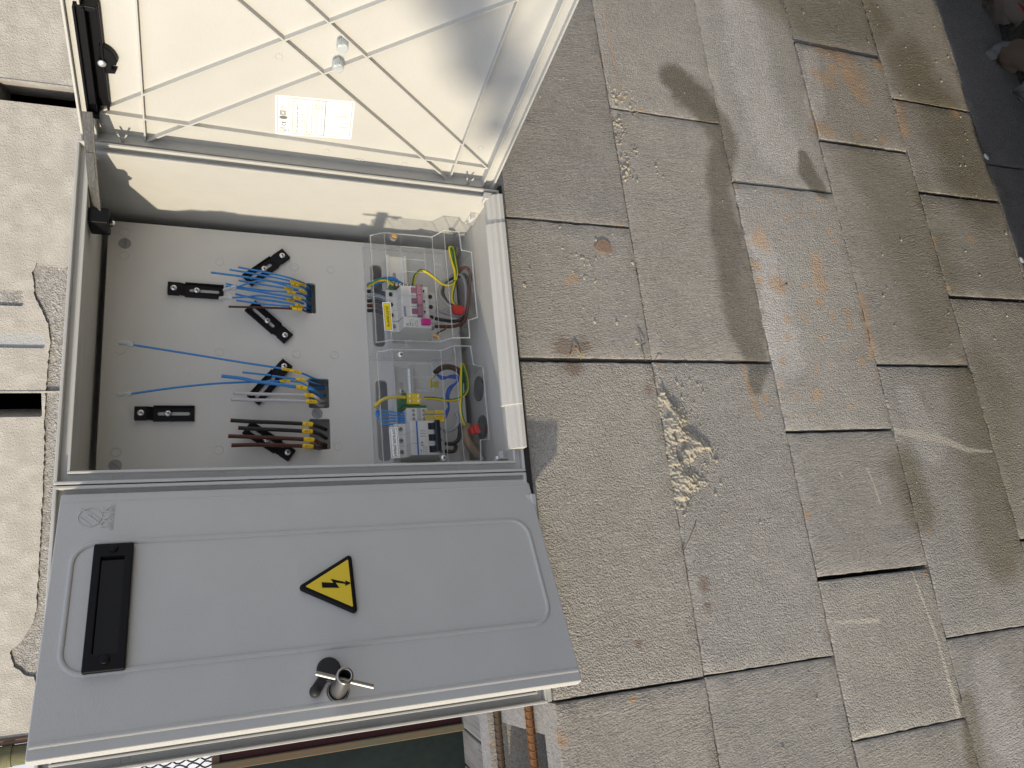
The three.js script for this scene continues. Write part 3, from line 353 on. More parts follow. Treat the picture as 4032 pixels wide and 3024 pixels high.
// reinforcing bars lying in the webs of the top course
function rebar(z, y, m, label) {
  const g = thing('reinforcing_bar', label, 'rebar', [-0.2, y, z], 'bars laid in the top course');
  const R = 0.0056, x0 = -1.3, x1 = 0.42, gs = [rod(V(x0, 0, 0), V(x1, 0, 0), R, 14)];
  part('bar', gs[0], m, g);
  const ribs = []; for (let x = x0 + 0.01; x < -0.1; x += 0.011) { const t = new THREE.TorusGeometry(R + 0.0003, 0.0013, 4, 14); t.rotateY(Math.PI / 2 - 0.6); ribs.push(t.translate(x, 0, 0)); }
  part('ribs', merge(ribs), m, g);
  part('long_rib', merge([bx(x0, x1, R - 0.0006, R + 0.0009, -0.0008, 0.0008), bx(x0, x1, -R - 0.0009, -R + 0.0006, -0.0008, 0.0008)]), m, g);
}
const rustTex = (a, b, s) => dataTex(256, 256, (i, j) => { const t = Math.min(1, Math.max(0, fbm(i / 26, j / 26, 4, s) * 2.4 - 0.7)); return [0, 1, 2].map(c => toS((a[c] * (1 - t) + b[c] * t) * (0.8 + 0.4 * vnoise(i / 3, j / 3, s + 5, 85)))); }, true);
rebar(-0.125, -0.0075, std([1, 1, 1], 0.85, 0, { map: rustTex([0.27, 0.125, 0.04], [0.13, 0.06, 0.03], 101) }), 'orange rusted reinforcing bar beside the front shell of the blocks');
rebar(-0.281, -0.0075, std([1, 1, 1], 0.7, 0.3, { map: rustTex([0.13, 0.1, 0.075], [0.08, 0.05, 0.03], 103) }), 'dark brown reinforcing bar lying near the rear shell of the blocks');

// leaves and a red cord in the trench
{
  const leafMats = [[0.17, 0.14, 0.11], [0.15, 0.105, 0.07], [0.22, 0.21, 0.19]].map(c => phys(c, { roughness: 0.95, side: THREE.DoubleSide, transmission: 0.12, thickness: 0 }));
  const leafGeo = (L, Wd, sd) => {
    const n = 14, pos = [], idx = [], uv = [];
    for (let i = 0; i <= n; i++) { const t = i / n, w = Wd * Math.pow(Math.sin(Math.PI * Math.pow(t, 0.8)), 0.8) * (0.85 + 0.3 * hash2(i, sd, 4)); for (let j = -3; j <= 3; j++) { const s = j / 3; pos.push((t - 0.5) * L, 0.012 * Math.sin(5 * t + sd) + 0.014 * s * s * Math.sin(3 * t + sd * 2) + 0.008 * (hash2(i, j, sd) - 0.5), s * w); uv.push(t, s); } }
    for (let i = 0; i < n; i++) for (let j = 0; j < 6; j++) { const a = i * 7 + j; idx.push(a, a + 1, a + 8, a, a + 8, a + 7); }
    const g = new THREE.BufferGeometry(); g.setAttribute('position', new THREE.Float32BufferAttribute(pos, 3)); g.setAttribute('uv', new THREE.Float32BufferAttribute(uv, 2)); g.setIndex(idx); g.computeVertexNormals(); return g;
  };
  const spots = [[0.955, 0.035, 0.10, 0.03, 'crumpled brown leaf nearest the wall in the trench'], [0.79, 0.06, 0.13, 0.045, 'large grey crumpled leaf in the trench beside the cord'], [0.83, 0.03, 0.09, 0.022, 'narrow curled grey leaf below the large one in the trench'], [0.92, 0.1, 0.13, 0.05, 'broad dead leaf at the picture corner in the trench'], [0.985, 0.02, 0.05, 0.016, 'tiny dry leaf at the foot of the wall in the trench'], [0.70, 0.05, 0.09, 0.03, 'small dark leaf under the red cord in the trench']];
  spots.forEach(([x, z, L, w, lab], i) => { const m = solo('dead_leaf', leafGeo(L, w, i + 3), leafMats[i % 3], lab, 'leaf', 'dead leaves in the trench'); m.position.set(x, -1.415 + 0.01 * (i % 3), z); m.rotation.set(0.5 + rr(-0.3, 0.3), rr(0, 6), rr(-0.4, 0.4)); });
  solo('cord', tube([V(1.1, -1.40, 0.1), V(1.0, -1.395, 0.07), V(0.9, -1.4, 0.09), V(0.8, -1.385, 0.1), V(0.7, -1.4, 0.06), V(0.64, -1.41, 0.09), V(0.66, -1.43, 0.16)], 0.0022, 70, 6), std([0.3, 0.02, 0.02], 0.6), 'thin red cord looped over the dead leaves', 'cord');
}

// ------------------------------------------------------------------ the cabinet (its own frame: x from the seam between the boxes, z = 0 at the front rim)
const CABQ = new THREE.Quaternion().setFromRotationMatrix(new THREE.Matrix4().set(0.99965, 0.00607, -0.02567, 0, -0.0068, 0.99957, -0.02838, 0, 0.02549, 0.02855, 0.99927, 0, 0, 0, 0, 1));
const CABT = V(-0.1812, 0.0091, 0.0135);
const toWorld = v => v.clone().applyQuaternion(CABQ).add(CABT);
function cabThing(name, label, category, o, group) { const g = thing(name, label, category, [0, 0, 0], group); g.position.copy(toWorld(o)); g.quaternion.copy(CABQ); g.userData._o = o; return g; }
const oOf = new Map();
function cthing(name, label, category, o, group) { const g = cabThing(name, label, category, o, group); oOf.set(g, o); delete g.userData._o; return g; }
function cpart(name, geo, mat, g) { const o = oOf.get(g); return part(name, geo.translate(-o.x, -o.y, -o.z), mat, g); }
const HT = 0.6067, DP = 0.22;
const cab = cthing('electrical_cabinet', 'pale grey two door electrical cabinet standing on the block wall', 'cabinet', V(0, 0, 0));
function boxShell(x0, x1, floorHoles) {
  const t = 0.004, gs = [], r = 0.0012, ins = 0.0165;
  // outer shell
  gs.push(bx(x0, x0 + t, 0, HT, -DP, 0, r), bx(x1 - t, x1, 0, HT, -DP, 0, r), bx(x0 + t - 0.0005, x1 - t + 0.0005, HT - t, HT, -DP, -0.0002, r), bx(x0 + t - 0.0005, x1 - t + 0.0005, 0, t, -DP, -0.0002, r), bx(x0 + t - 0.001, x1 - t + 0.001, t - 0.001, HT - t + 0.001, -DP, -DP + t));
  const outer = part('housing', merge(gs), shellMat, cab);
  // inner rim: groove floor and second lip around the opening, carrying on inwards as the lining
  const a = x0 + ins, b = x1 - ins, c = ins, d = HT - ins, l = 0.0032, zb = -DP + 0.006, zf = -0.0015;
  const rim = merge([bx(a - l, a, c - l, d + l, zb, zf, 0.001), bx(b, b + l, c - l, d + l, zb, zf, 0.001), bx(a, b, d, d + l, zb, zf - 0.0003, 0.001), bx(a, b, c - l, c, zb, zf - 0.0003, 0.001)]);
  part('rim_lip', rim, shellMat, cab);
  const gz0 = -0.0145, gz1 = -0.0115;
  part('rim_groove', merge([bx(x0 + t, a - l, t, HT - t, gz0, gz1), bx(b + l, x1 - t, t, HT - t, gz0, gz1), bx(a - l, b + l, d + l, HT - t, gz0, gz1), bx(a - l, b + l, t, c - l, gz0, gz1)]), shellMat, cab);
}
boxShell(0.0008, 0.466); boxShell(-0.32, -0.0008);
// black base plate between the cabinet and the wall, its underside level on the blocks
{
  const P = [[-0.3, -0.212], [0.474, -0.212], [0.474, 0.0], [-0.3, 0.0]], pos = [];
  const top = P.map(([x, z]) => V(x, -0.0003, z)), inv = CABQ.clone().invert();
  const bot = P.map(([x, z]) => { const w = toWorld(V(x, 0, z)); w.y = 0.0006; return w.sub(CABT).applyQuaternion(inv); });
  const quad = (a, b, c, d) => { for (const v of [a, b, c, a, c, d]) pos.push(v.x, v.y, v.z); };
  quad(top[3], top[2], top[1], top[0]); quad(bot[0], bot[1], bot[2], bot[3]);
  for (let i = 0; i < 4; i++) { const j = (i + 1) % 4; quad(bot[i], top[i], top[j], bot[j]); }
  const g = new THREE.BufferGeometry(); g.setAttribute('position', new THREE.Float32BufferAttribute(pos, 3)); g.setAttribute('uv', new THREE.Float32BufferAttribute(new Float32Array(pos.length / 3 * 2), 2)); g.computeVertexNormals();
  part('base_plate', g, blackSoft, cab);
}
// ribbed sill strip clipped along the bottom rim of the open box
{
  const prof = (pts, x0, x1, name) => { const s = new THREE.Shape(); pts.forEach(([z, y], i) => i ? s.lineTo(z, y) : s.moveTo(z, y)); const g = ext(s, x1 - x0, 0.0006, 1); g.rotateY(Math.PI / 2).translate(x0, 0, 0); return part(name, toCreasedNormals(g, 0.5), shellMat, cab); };
  // z forward, y up (shape x is -z after the turn)
  const p1 = [[0.012, 0.024], [0.0, 0.0245], [-0.004, 0.021], [-0.005, 0.0165], [-0.0095, 0.0135], [-0.0095, 0.009], [-0.013, 0.006], [-0.013, 0.0005], [0.012, 0.0005]];
  const p2 = [[0.006, 0.0285], [0.0, 0.0285], [-0.0065, 0.0235], [-0.0075, 0.0185], [-0.012, 0.0155], [-0.012, 0.0105], [-0.0155, 0.0075], [-0.0155, 0.0015], [0.006, 0.0015]];
  prof(p1, 0.034, 0.452, 'sill_strip'); prof(p2, 0.10, 0.4, 'sill_cover'); prof(p1.map(([z, y]) => [z, y * 0.9 - 0.006]), -0.3, -0.035, 'sill_strip'); part('bottom_lip', bx(-0.3185, -0.002, -0.0068, 0.0008, -0.21, -0.0008, 0.001), shellMat, cab);
  part('corner_clip', merge([bx(0.445, 0.4575, 0.012, 0.028, -0.012, 0.004, 0.002), bx(0.449, 0.4535, 0.016, 0.034, -0.07, -0.055, 0.001), bx(0.452, 0.4535, 0.03, 0.05, -0.05, -0.035, 0.0005)]), shellMat, cab);
}
for (const [x, y, z, nx] of [[0.444, 0.024, -0.078, -1], [0.03, 0.0225, -0.05, 1]]) { // hex bolt with a small slotted plate in the lower corners
  part('corner_bolt', merge([new THREE.CylinderGeometry(0.0062, 0.0062, 0.005, 6).rotateZ(Math.PI / 2).translate(x, y, z), new THREE.CylinderGeometry(0.0085, 0.0085, 0.0012, 20).rotateZ(Math.PI / 2).translate(x - nx * 0.0032, y, z)]), zinc, cab);
  part('corner_bracket', merge([bx(x - nx * 0.006, x - nx * 0.0035, y - 0.006, y + 0.008, z - 0.012, z + 0.026, 0.0008), bx(x - nx * 0.006, x + nx * 0.006, y + 0.002, y + 0.0085, z + 0.02, z + 0.028, 0.0008)]), shellMat, cab);
}
// mounting panel with its wire slots
const ZP = -0.16;
{
  const s = rrect(0.0425, 0.03, 0.431, 0.5815, 0.003);
  for (const [a, b] of DATA.slots) { const x0 = Math.min(a[0], b[0]) / 1000, x1 = Math.max(a[0], b[0]) / 1000, y0 = Math.min(a[1], b[1]) / 1000, y1 = Math.max(a[1], b[1]) / 1000; s.holes.push(rrect(x0, y0 - 0.006, x1, y1, 0.003, THREE.Path)); }
  for (const [a, b] of [[0.243, 0.42], [0.05, 0.214]]) s.holes.push(rrect(a, 0.163, b - 0.03, 0.183, 0.007, THREE.Path));
  const panel = part('mounting_panel', ext(s, 0.006, 0.0006, 1).translate(0, 0, ZP - 0.006), panelMat, cab);
  for (const p of DATA.rings) { const t = new THREE.TorusGeometry(0.0062, 0.0006, 5, 26); part('knockout_ring', t.translate(p[0] / 1000, p[1] / 1000, ZP), panelMat, panel); }
  DATA.pscrews.forEach((p, i) => { // coin slot screws
    const r = 0.0088, a = [0, 0.9, 0.75, 1.4][i]; const sh = new THREE.Shape(); sh.absarc(0, 0, r, 0, 6.2832); const sl = new THREE.Path(); sl.moveTo(-r * 0.93, -0.0008); sl.lineTo(r * 0.93, -0.0008); sl.lineTo(r * 0.93, 0.0008); sl.lineTo(-r * 0.93, 0.0008); sh.holes.push(sl);
    const g = merge([ext(sh, 0.0014, 0.0004, 1), new THREE.CylinderGeometry(r * 0.97, r * 0.97, 0.0006, 24).rotateX(Math.PI / 2).translate(0, 0, 0.0003)]); g.rotateZ(a); part('coin_screw', g.translate(p[0] / 1000, p[1] / 1000, ZP + 0.0002), i === 3 ? whitePl : dullZinc, panel);
  });
}
// ------------------------------------------------------------------ left door, standing ajar
const D = DATA.door;
const font = await new FontLoader().loadAsync('fonts/droid/droid_sans_bold.typeface.json');
const fontR = await new FontLoader().loadAsync('fonts/droid/droid_sans_regular.typeface.json');
const text3 = (t, size, d, f = font) => { const g = new TextGeometry(t, { font: f, size, depth: d, curveSegments: 3, bevelEnabled: false }); g.computeBoundingBox(); const b = g.boundingBox; return g.translate(-(b.min.x + b.max.x) / 2, -(b.min.y + b.max.y) / 2, 0); };
function philips(r, h) { // pan head with a recessed cross
  const dome = new THREE.LatheGeometry([[0.0001, h], [r * 0.4, h * 0.98], [r * 0.75, h * 0.75], [r * 0.95, h * 0.4], [r, 0], [r * 0.5, -0.001]].map(p => new THREE.Vector2(...p)), 20).rotateX(Math.PI / 2); return dome;
}
const crossGeo = (r, h) => merge([bx(-r * 0.55, r * 0.55, -r * 0.13, r * 0.13, h - 0.0003, h + 0.00012), bx(-r * 0.13, r * 0.13, -r * 0.55, r * 0.55, h - 0.0003, h + 0.0001)]);
const crossMat = std([0.05, 0.055, 0.06], 0.5, 0.6);
function screw(parent, x, y, z, r, mat, rot = 0.4, name = 'screw') { const h = r * 0.55; const m = part(name, philips(r, h).rotateZ(rot).translate(x, y, z), mat, parent); return [m, crossGeo(r, h).rotateZ(rot).translate(x, y, z)]; }
{
  const w = D.w, y0 = D.y0, y1 = D.y1;
  const s = rrect(-w, y0, 0, y1, 0.003); s.holes.push(Object.assign(rrect(-0.204, 0.521, -0.083, 0.553, 0.002, THREE.Path)));
  const kh = new THREE.Path(); kh.absarc(-0.2673, 0.2982, 0.0125, 0, 6.2832, true); s.holes.push(kh);
  const leaf = part('door_leaf', ext(s, 0.004, 0.0012, 2).translate(0, 0, -0.004), shellMat, cab);
  leaf.userData.label = 'front of the smaller door standing ajar';
  leaf.position.set(D.lx, 0, D.lz); leaf.rotation.y = D.th;
  // returned edges of the door tray
  part('door_edge', merge([bx(-w, -w + 0.003, y0 + 0.001, y1 - 0.001, -0.0155, -0.001, 0.001), bx(-0.003, 0, y0 + 0.001, y1 - 0.001, -0.0155, -0.001, 0.001), bx(-w, 0, y1 - 0.003, y1, -0.0155, -0.001, 0.001), bx(-w, 0, y0, y0 + 0.003, -0.0155, -0.001, 0.001)]), shellMat, leaf);
  const bead = (pts, r, closed) => { const c = new THREE.CurvePath(); const cv = new THREE.CatmullRomCurve3(pts, closed, 'centripetal'); return new THREE.TubeGeometry(cv, pts.length * 3, r, 8, closed).scale(1, 1, 0.7); };
  { const s2 = rrect(-0.2165, 0.0175, -0.0665, 0.579, 0.025), pts = s2.getSpacedPoints(150).slice(0, -1).map(p => V(p.x, p.y, 0)); part('raised_border', new THREE.TubeGeometry(new THREE.CatmullRomCurve3(pts, true), 400, 0.0032, 8, true).scale(1, 1, 0.75), shellMat, leaf); }
  part('edge_ridge', rod(V(-0.281, y0 + 0.002, -0.0022), V(-0.281, y1 - 0.002, -0.0022), 0.0042, 24).scale(1, 1, 0.72), shellMat, leaf);
  part('hinge_ridge', rod(V(-0.0115, y0 + 0.002, -0.0006), V(-0.0115, y1 - 0.002, -0.0006), 0.0014, 8).scale(1, 1, 0.6), shellMat, leaf);
  // meter window
  const ws = rrect(-0.2175, 0.5165, -0.0712, 0.5572, 0.002); ws.holes.push(rrect(-0.199, 0.5248, -0.0875, 0.5488, 0.0012, THREE.Path));
  const wf = part('window_frame', ext(ws, 0.008, 0.0012, 2), blackPl, leaf);
  part('window_pane', bx(-0.2, -0.0865, 0.524, 0.5497, 0.0008, 0.0022), phys([0.003, 0.003, 0.004], { roughness: 0.08, specularIntensity: 0.35 }), leaf);
  for (const [x, y] of [[-0.0778, 0.537], [-0.2058, 0.5364]]) part('window_knob', new THREE.LatheGeometry([[0, 0.0102], [0.004, 0.0102], [0.0048, 0.0094], [0.005, 0.0075]].map(p => new THREE.Vector2(...p)), 18).rotateX(Math.PI / 2).translate(x, y, 0), blackPl, leaf);
  // warning triangle: black border, yellow field, black bolt
  const tri = (r, rad) => { const c = [90, 210, 330].map(a => [r * Math.cos(a * Math.PI / 180), r * Math.sin(a * Math.PI / 180)]); const sh = new THREE.Shape(); for (let i = 0; i < 3; i++) { const a = (90 + 120 * i) * Math.PI / 180; for (let k = -4; k <= 4; k++) { const b = a + k * Math.PI / 12; const x = c[i][0] - 2 * rad * Math.cos(a) + rad * Math.cos(b), y = c[i][1] - 2 * rad * Math.sin(a) + rad * Math.sin(b); (i === 0 && k === -4) ? sh.moveTo(x, y) : sh.lineTo(x, y); } } return sh; };
  const tx = -0.1425, ty = 0.2912, tr = 0.0435;
  const tb = part('warning_sign', ext(tri(tr + 0.003, 0.0042), 0.0065, 0.0024, 3).translate(tx, ty, -0.0002), blackPl, leaf); tb.userData.label = 'yellow high voltage warning triangle';
  part('sign_field', ext(tri(tr - 0.0075, 0.0008), 0.0006).translate(tx, ty, 0.0062), yellow, leaf);
  { const sh = new THREE.Shape(); [[-0.0035, 0.0185], [0.0035, 0.0185], [0.0012, 0.0045], [0.0068, 0.0075], [0.0008, -0.0105], [0.0034, -0.0098], [-0.0008, -0.0165], [-0.0036, -0.0088], [-0.0012, -0.0098], [0.0018, 0.0022], [-0.0055, -0.0018]].forEach(([x, y], i) => i ? sh.lineTo(x, y) : sh.moveTo(x, y)); part('sign_bolt', ext(sh, 0.0005).translate(tx, ty - 0.002, 0.0068), blackPl, leaf); }
  // maker's mark moulded into the face: ring with slanted bars, two lines of lettering
  { const cx = -0.0325, cy = 0.5655, gs = []; gs.push(new THREE.TorusGeometry(0.0122, 0.0008, 6, 40)); for (const [a, b, c, d] of [[-0.009, -0.011, 0.004, 0.004], [-0.004, -0.0115, 0.0085, 0.003], [-0.011, -0.002, 0.0005, 0.0105], [0.002, -0.002, 0.012, 0.0105]]) gs.push(rod(V(a, b, 0), V(c, d, 0), 0.0012, 6).scale(1, 1, 0.8)); part('maker_mark', merge(gs).translate(cx, cy, 0.0001), shellMat, leaf); part('maker_lettering', merge([text3('DCK', 0.0082, 0.0011, fontR).scale(1.35, 1, 1).translate(cx, 0.5492, -0.0001), text3('HOLOUBKOV', 0.0037, 0.001).scale(1.08, 1, 1).translate(cx, 0.5423, -0.0001)]), shellMat, leaf); }
  // lock: black cap swung aside, round recess with the spindle
  { const sh = new THREE.Shape(); sh.absarc(0, 0, 0.0135, 2.9, 2.9 + 4.9, false); sh.quadraticCurveTo(-0.013, 0.003, -0.0245, 0.0095); const pts = []; part('lock_cap', ext((() => { const q = new THREE.Shape(); const A = V(0, 0, 0), B = V(-0.0227, 0.0166, 0), dir = B.clone().normalize(), nn = V(-dir.y, dir.x, 0); const P = []; const ang = Math.atan2(dir.y, dir.x); for (let k = 0; k <= 18; k++) { const a = ang + 0.75 + (2 * Math.PI - 1.5) * k / 18; P.push([0.0135 * Math.cos(a), 0.0135 * Math.sin(a)]); } P.push([dir.x * 0.013 - nn.x * 0.0055, dir.y * 0.013 - nn.y * 0.0055]); for (let k = 0; k <= 10; k++) { const a = ang - 1.5 + 3.0 * k / 10; P.push([B.x + 0.0062 * Math.cos(a), B.y + 0.0062 * Math.sin(a)]); } P.push([dir.x * 0.013 + nn.x * 0.0055, dir.y * 0.013 + nn.y * 0.0055]); P.forEach(([x, y], i) => i ? q.lineTo(x, y) : q.moveTo(x, y)); return q; })(), 0.0065, 0.002, 3).translate(-0.2432, 0.3075, 0.0002), blackSoft, leaf);
    part('lock_cap_knob', new THREE.SphereGeometry(0.0064, 18, 12).scale(1, 1, 0.8).translate(-0.2659, 0.3241, 0.006), blackSoft, leaf);
    const ring = new THREE.Shape(); ring.absarc(0, 0, 0.0145, 0, 6.2832); const ho = new THREE.Path(); ho.absarc(0, 0, 0.0112, 0, 6.2832, true); ring.holes.push(ho); part('lock_ring', ext(ring, 0.0016, 0.0005, 1).translate(-0.2673, 0.2982, -0.0002), shellMat, leaf); part('lock_well', new THREE.CylinderGeometry(0.0122, 0.0122, 0.018, 24, 1, true).rotateX(Math.PI / 2).translate(-0.2673, 0.2982, -0.0105), blackPl, leaf); part('lock_spindle', merge([new THREE.CylinderGeometry(0.0045, 0.0055, 0.016, 3).rotateX(Math.PI / 2).translate(-0.2673, 0.2982, -0.008), new THREE.CylinderGeometry(0.0135, 0.0135, 0.002, 20).rotateX(Math.PI / 2).translate(-0.2673, 0.2982, -0.0195)]), dullZinc, leaf); }
  // latch tongue behind the free edge
  part('latch_tongue', bx(-w + 0.012, -w + 0.03, 0.285, 0.312, -0.026, -0.0205, 0.002), zinc, leaf);
  // the tubular key pushed onto the spindle
  const key = thing('tubular_key', 'steel tubular key with a cross bar stuck in the door lock', 'key');
  const q = CABQ.clone().multiply(new THREE.Quaternion().setFromAxisAngle(V(0, 1, 0), D.th));
  const base = V(-0.2673, 0.2982, 0).applyAxisAngle(V(0, 1, 0), D.th).add(V(D.lx, 0, D.lz));
  key.position.copy(toWorld(base)); key.quaternion.copy(q);
  part('barrel', new THREE.LatheGeometry([[0.0063, -0.003], [0.0092, -0.003], [0.0094, 0.0], [0.0094, 0.0505], [0.0088, 0.052], [0.0066, 0.052], [0.0063, 0.051], [0.0063, 0.006], [0, 0.006]].map(p => new THREE.Vector2(...p)), 32).rotateX(Math.PI / 2), steel, key);
  const tb0 = V(0.0096, 0.0288, 0.041), tb1 = V(-0.0127, -0.0313, 0.041);
  part('cross_bar', rod(tb1, tb0, 0.0026, 14), steel, key);
}
// ------------------------------------------------------------------ right door, swung wide open, seen from inside
{
  const ph = 1.8035, hx = 0.4795, hz = 0.0073;
  const U0 = -0.042, U1 = 0.424, y0 = 0.004, y1 = 0.6032;
  const leaf = part('door_leaf', ext(rrect(U0, y0, U1, y1, 0.003), 0.004, 0.001, 1).translate(0, 0, -0.023), shellMat, cab);
  leaf.userData.label = 'inner side of the wide open larger door';
  const m = new THREE.Matrix4().makeBasis(V(-Math.cos(ph), 0, Math.sin(ph)), V(0, 1, 0), V(-Math.sin(ph), 0, -Math.cos(ph))); m.setPosition(hx, 0, hz); m.decompose(leaf.position, leaf.quaternion, leaf.scale);
  const w = 0.0032, zf = 0, zb = -0.021;
  part('door_edge', merge([bx(U0, U0 + w, y0, y1, zb, zf, 0.001), bx(U1 - w, U1, y0, y1, zb, zf, 0.001), bx(U0 + w * 0.9, U1 - w * 0.9, y0, y0 + w, zb, zf, 0.001), bx(U0 + w * 0.9, U1 - w * 0.9, y1 - w, y1, zb, zf, 0.001)]), shellMat, leaf);
  const i0 = 0.0165, l = 0.0028; // second lip and the sealing groove between
  part('seal_lip', merge([bx(U0 + i0, U0 + i0 + l, y0 + i0, y1 - i0, zb, zf - 0.003, 0.001), bx(U1 - i0 - l, U1 - i0, y0 + i0, y1 - i0, zb, zf - 0.003, 0.001), bx(U0 + i0 + l * 0.9, U1 - i0 - l * 0.9, y0 + i0, y0 + i0 + l, zb, zf - 0.003, 0.001), bx(U0 + i0 + l * 0.9, U1 - i0 - l * 0.9, y1 - i0 - l, y1 - i0, zb, zf - 0.003, 0.001)]), shellMat, leaf);
  part('seal', merge([bx(U0 + w, U0 + i0, y0 + w, y1 - w, -0.0185, -0.008), bx(U0 + i0 + 0.001, U1 - w, y0 + w, y0 + i0, -0.0185, -0.008), bx(U0 + i0 + 0.001, U1 - w, y1 - i0, y1 - w, -0.0185, -0.008)]), shellMat, leaf);
  // stiffening lattice
  const zr0 = -0.0195, zr1 = -0.0102, yA = y0 + i0 + l, yB = y1 - i0 - l, uA = U0 + i0 + l, uB = U1 - i0 - l;
  const clipLine = (p, q) => { let t0 = 0, t1 = 1; const dx = q[0] - p[0], dy = q[1] - p[1]; for (const [a, b] of [[-dx, p[0] - uA], [dx, uB - p[0]], [-dy, p[1] - yA], [dy, yB - p[1]]]) { if (!a) continue; const r = b / a; if (a < 0) t0 = Math.max(t0, r); else t1 = Math.min(t1, r); } return [[p[0] + dx * t0, p[1] + dy * t0], [p[0] + dx * t1, p[1] + dy * t1]]; };
  let kz = 0;
  for (const key of ['R5', 'R6', 'R3', 'R4', 'R7', 'R1', 'R2']) {
    const pts = DATA.rib[key], a = pts[0].map(v => v / 1000), b = pts[pts.length - 1].map(v => v / 1000), k = 3;
    let [p, q] = clipLine([a[0] - (b[0] - a[0]) * k, a[1] - (b[1] - a[1]) * k], [b[0] + (b[0] - a[0]) * k, b[1] + (b[1] - a[1]) * k]);
    if (key === 'R2') { p = [uA, 0.5255]; q = [uB, 0.5255]; } if (key === 'R7') { p = [uA, 0.0775]; q = [uB, 0.0775]; } if (key === 'R1') { p = [0.0105, yA]; q = [0.0185, yB]; }
    const L = Math.hypot(q[0] - p[0], q[1] - p[1]), top = zr1 - 0.00025 * kz++;
    const g = bx(-L / 2, L / 2, -0.00125, 0.00125, zr0, top, 0.0005); g.rotateZ(Math.atan2(q[1] - p[1], q[0] - p[0])).translate((p[0] + q[0]) / 2, (p[1] + q[1]) / 2, 0); part('rib', g, shellMat, leaf);
  }
  // far half of the lattice mirrored outside the picture
  // type plate sticker
  const sticker = canvasMat(420, 640, (g, W, Hh) => {
    g.fillStyle = '#fbfbfb'; g.fillRect(0, 0, W, Hh); g.strokeStyle = '#555'; g.lineWidth = 4; g.strokeRect(18, 18, W - 36, Hh - 36); g.fillStyle = '#222';
    g.lineWidth = 4; g.strokeStyle = '#222'; g.beginPath(); g.arc(58, 62, 26, 0, 7); g.stroke(); g.beginPath(); g.moveTo(40, 78); g.lineTo(70, 46); g.moveTo(50, 84); g.lineTo(80, 50); g.stroke(); g.font = 'bold 17px sans-serif'; g.fillText('DCK', 36, 112);
    g.font = 'bold 44px sans-serif'; g.fillText('CE', 96, 84); g.fillStyle = '#777'; g.beginPath(); g.ellipse(190, 64, 20, 34, 0, 0, 7); g.fill(); g.lineWidth = 5; g.strokeRect(218, 40, 44, 44); g.strokeRect(228, 50, 24, 24); g.lineWidth = 3; g.beginPath(); g.moveTo(282, 50); g.lineTo(306, 50); g.lineTo(296, 78); g.lineTo(288, 78); g.closePath(); g.stroke();
    g.fillStyle = '#333'; g.font = '11px sans-serif'; g.fillText('DCK Holoubkov Bohemia a.s.', 296, 40, 100); g.fillText('Holoubkov 336, 338 01', 296, 56, 100); g.fillText('www.dck.cz', 316, 72, 70); g.font = '17px sans-serif'; g.fillText('IP44/20C  IK10', 290, 112, 108);
    const rows = [['TN-C Un=230/400V fn=50Hz InA=63A Icn=10kA (RD typ8)', 0], ['TYP    ER212/NVP7P-C/63A   OM+FV', 1], ['IEC 61439-3, PNE 35 7030', 0], ['Max. přípojný průřez   16mm² Cu, Al', 0], ['Max. hodnota hlavního jističe (Inc): 63A', 0]];
    rows.forEach(([t, b], i) => { const y = 122 + i * 39; g.strokeStyle = '#888'; g.lineWidth = 2; g.strokeRect(24, y, W - 48, 34); g.fillStyle = '#222'; g.font = (b ? 'bold ' : '') + '19px sans-serif'; g.fillText(t, 32, y + 24, W - 64); });
    g.fillStyle = '#222'; g.font = '18px sans-serif'; g.fillText('Výrobní číslo:', 32, 345); g.fillText('S/N: 2530300', 160, 345, 110); g.fillText('Rozměr', 300, 334, 70); g.fillText('790x620x220 mm', 290, 354, 105); g.fillText('Datum výroby:', 32, 384); g.fillText('26.08.2025', 165, 384, 100); g.fillText('Hmotnost: 12 kg', 290, 384, 105); g.strokeRect(24, 318, W - 48, 78);
    g.fillStyle = '#26265a'; g.fillRect(18, 402, W - 36, 5);
    g.strokeStyle = '#8a8a8a'; g.lineWidth = 2; g.strokeRect(60, 450, 130, 46); g.strokeRect(215, 450, 170, 46); g.beginPath(); g.moveTo(60, 466); g.lineTo(190, 466); g.moveTo(215, 466); g.lineTo(385, 466);
    for (let i = 0; i < 12; i++) { const x = 68 + i * 10; g.moveTo(x, 496); g.lineTo(x, 520 + (i * 37) % 60); g.lineTo(x + 30 - (i % 4) * 14, 520 + (i * 37) % 60); g.lineTo(x + 30 - (i % 4) * 14, 600); } for (let i = 0; i < 14; i++) { const x = 222 + i * 11; g.moveTo(x, 496); g.lineTo(x, 505 + i * 6); g.lineTo(200 - (i % 5) * 8 + 40, 505 + i * 6); } g.moveTo(240, 510); g.lineTo(240, 605); g.moveTo(252, 510); g.lineTo(252, 605); g.stroke();
  }, 0.55);
  { const cx = 0.0571, cy = 0.3022; const g = ext(rrect(-0.035, -0.054, 0.035, 0.054, 0.002), 0.0004); const p = g.attributes.position, u = g.attributes.uv; for (let i = 0; i < p.count; i++) u.setXY(i, (p.getX(i) + 0.035) / 0.07, (p.getY(i) + 0.054) / 0.108); part('type_sticker', g.rotateZ(0.085).translate(cx, cy, -0.0189), sticker, leaf); }
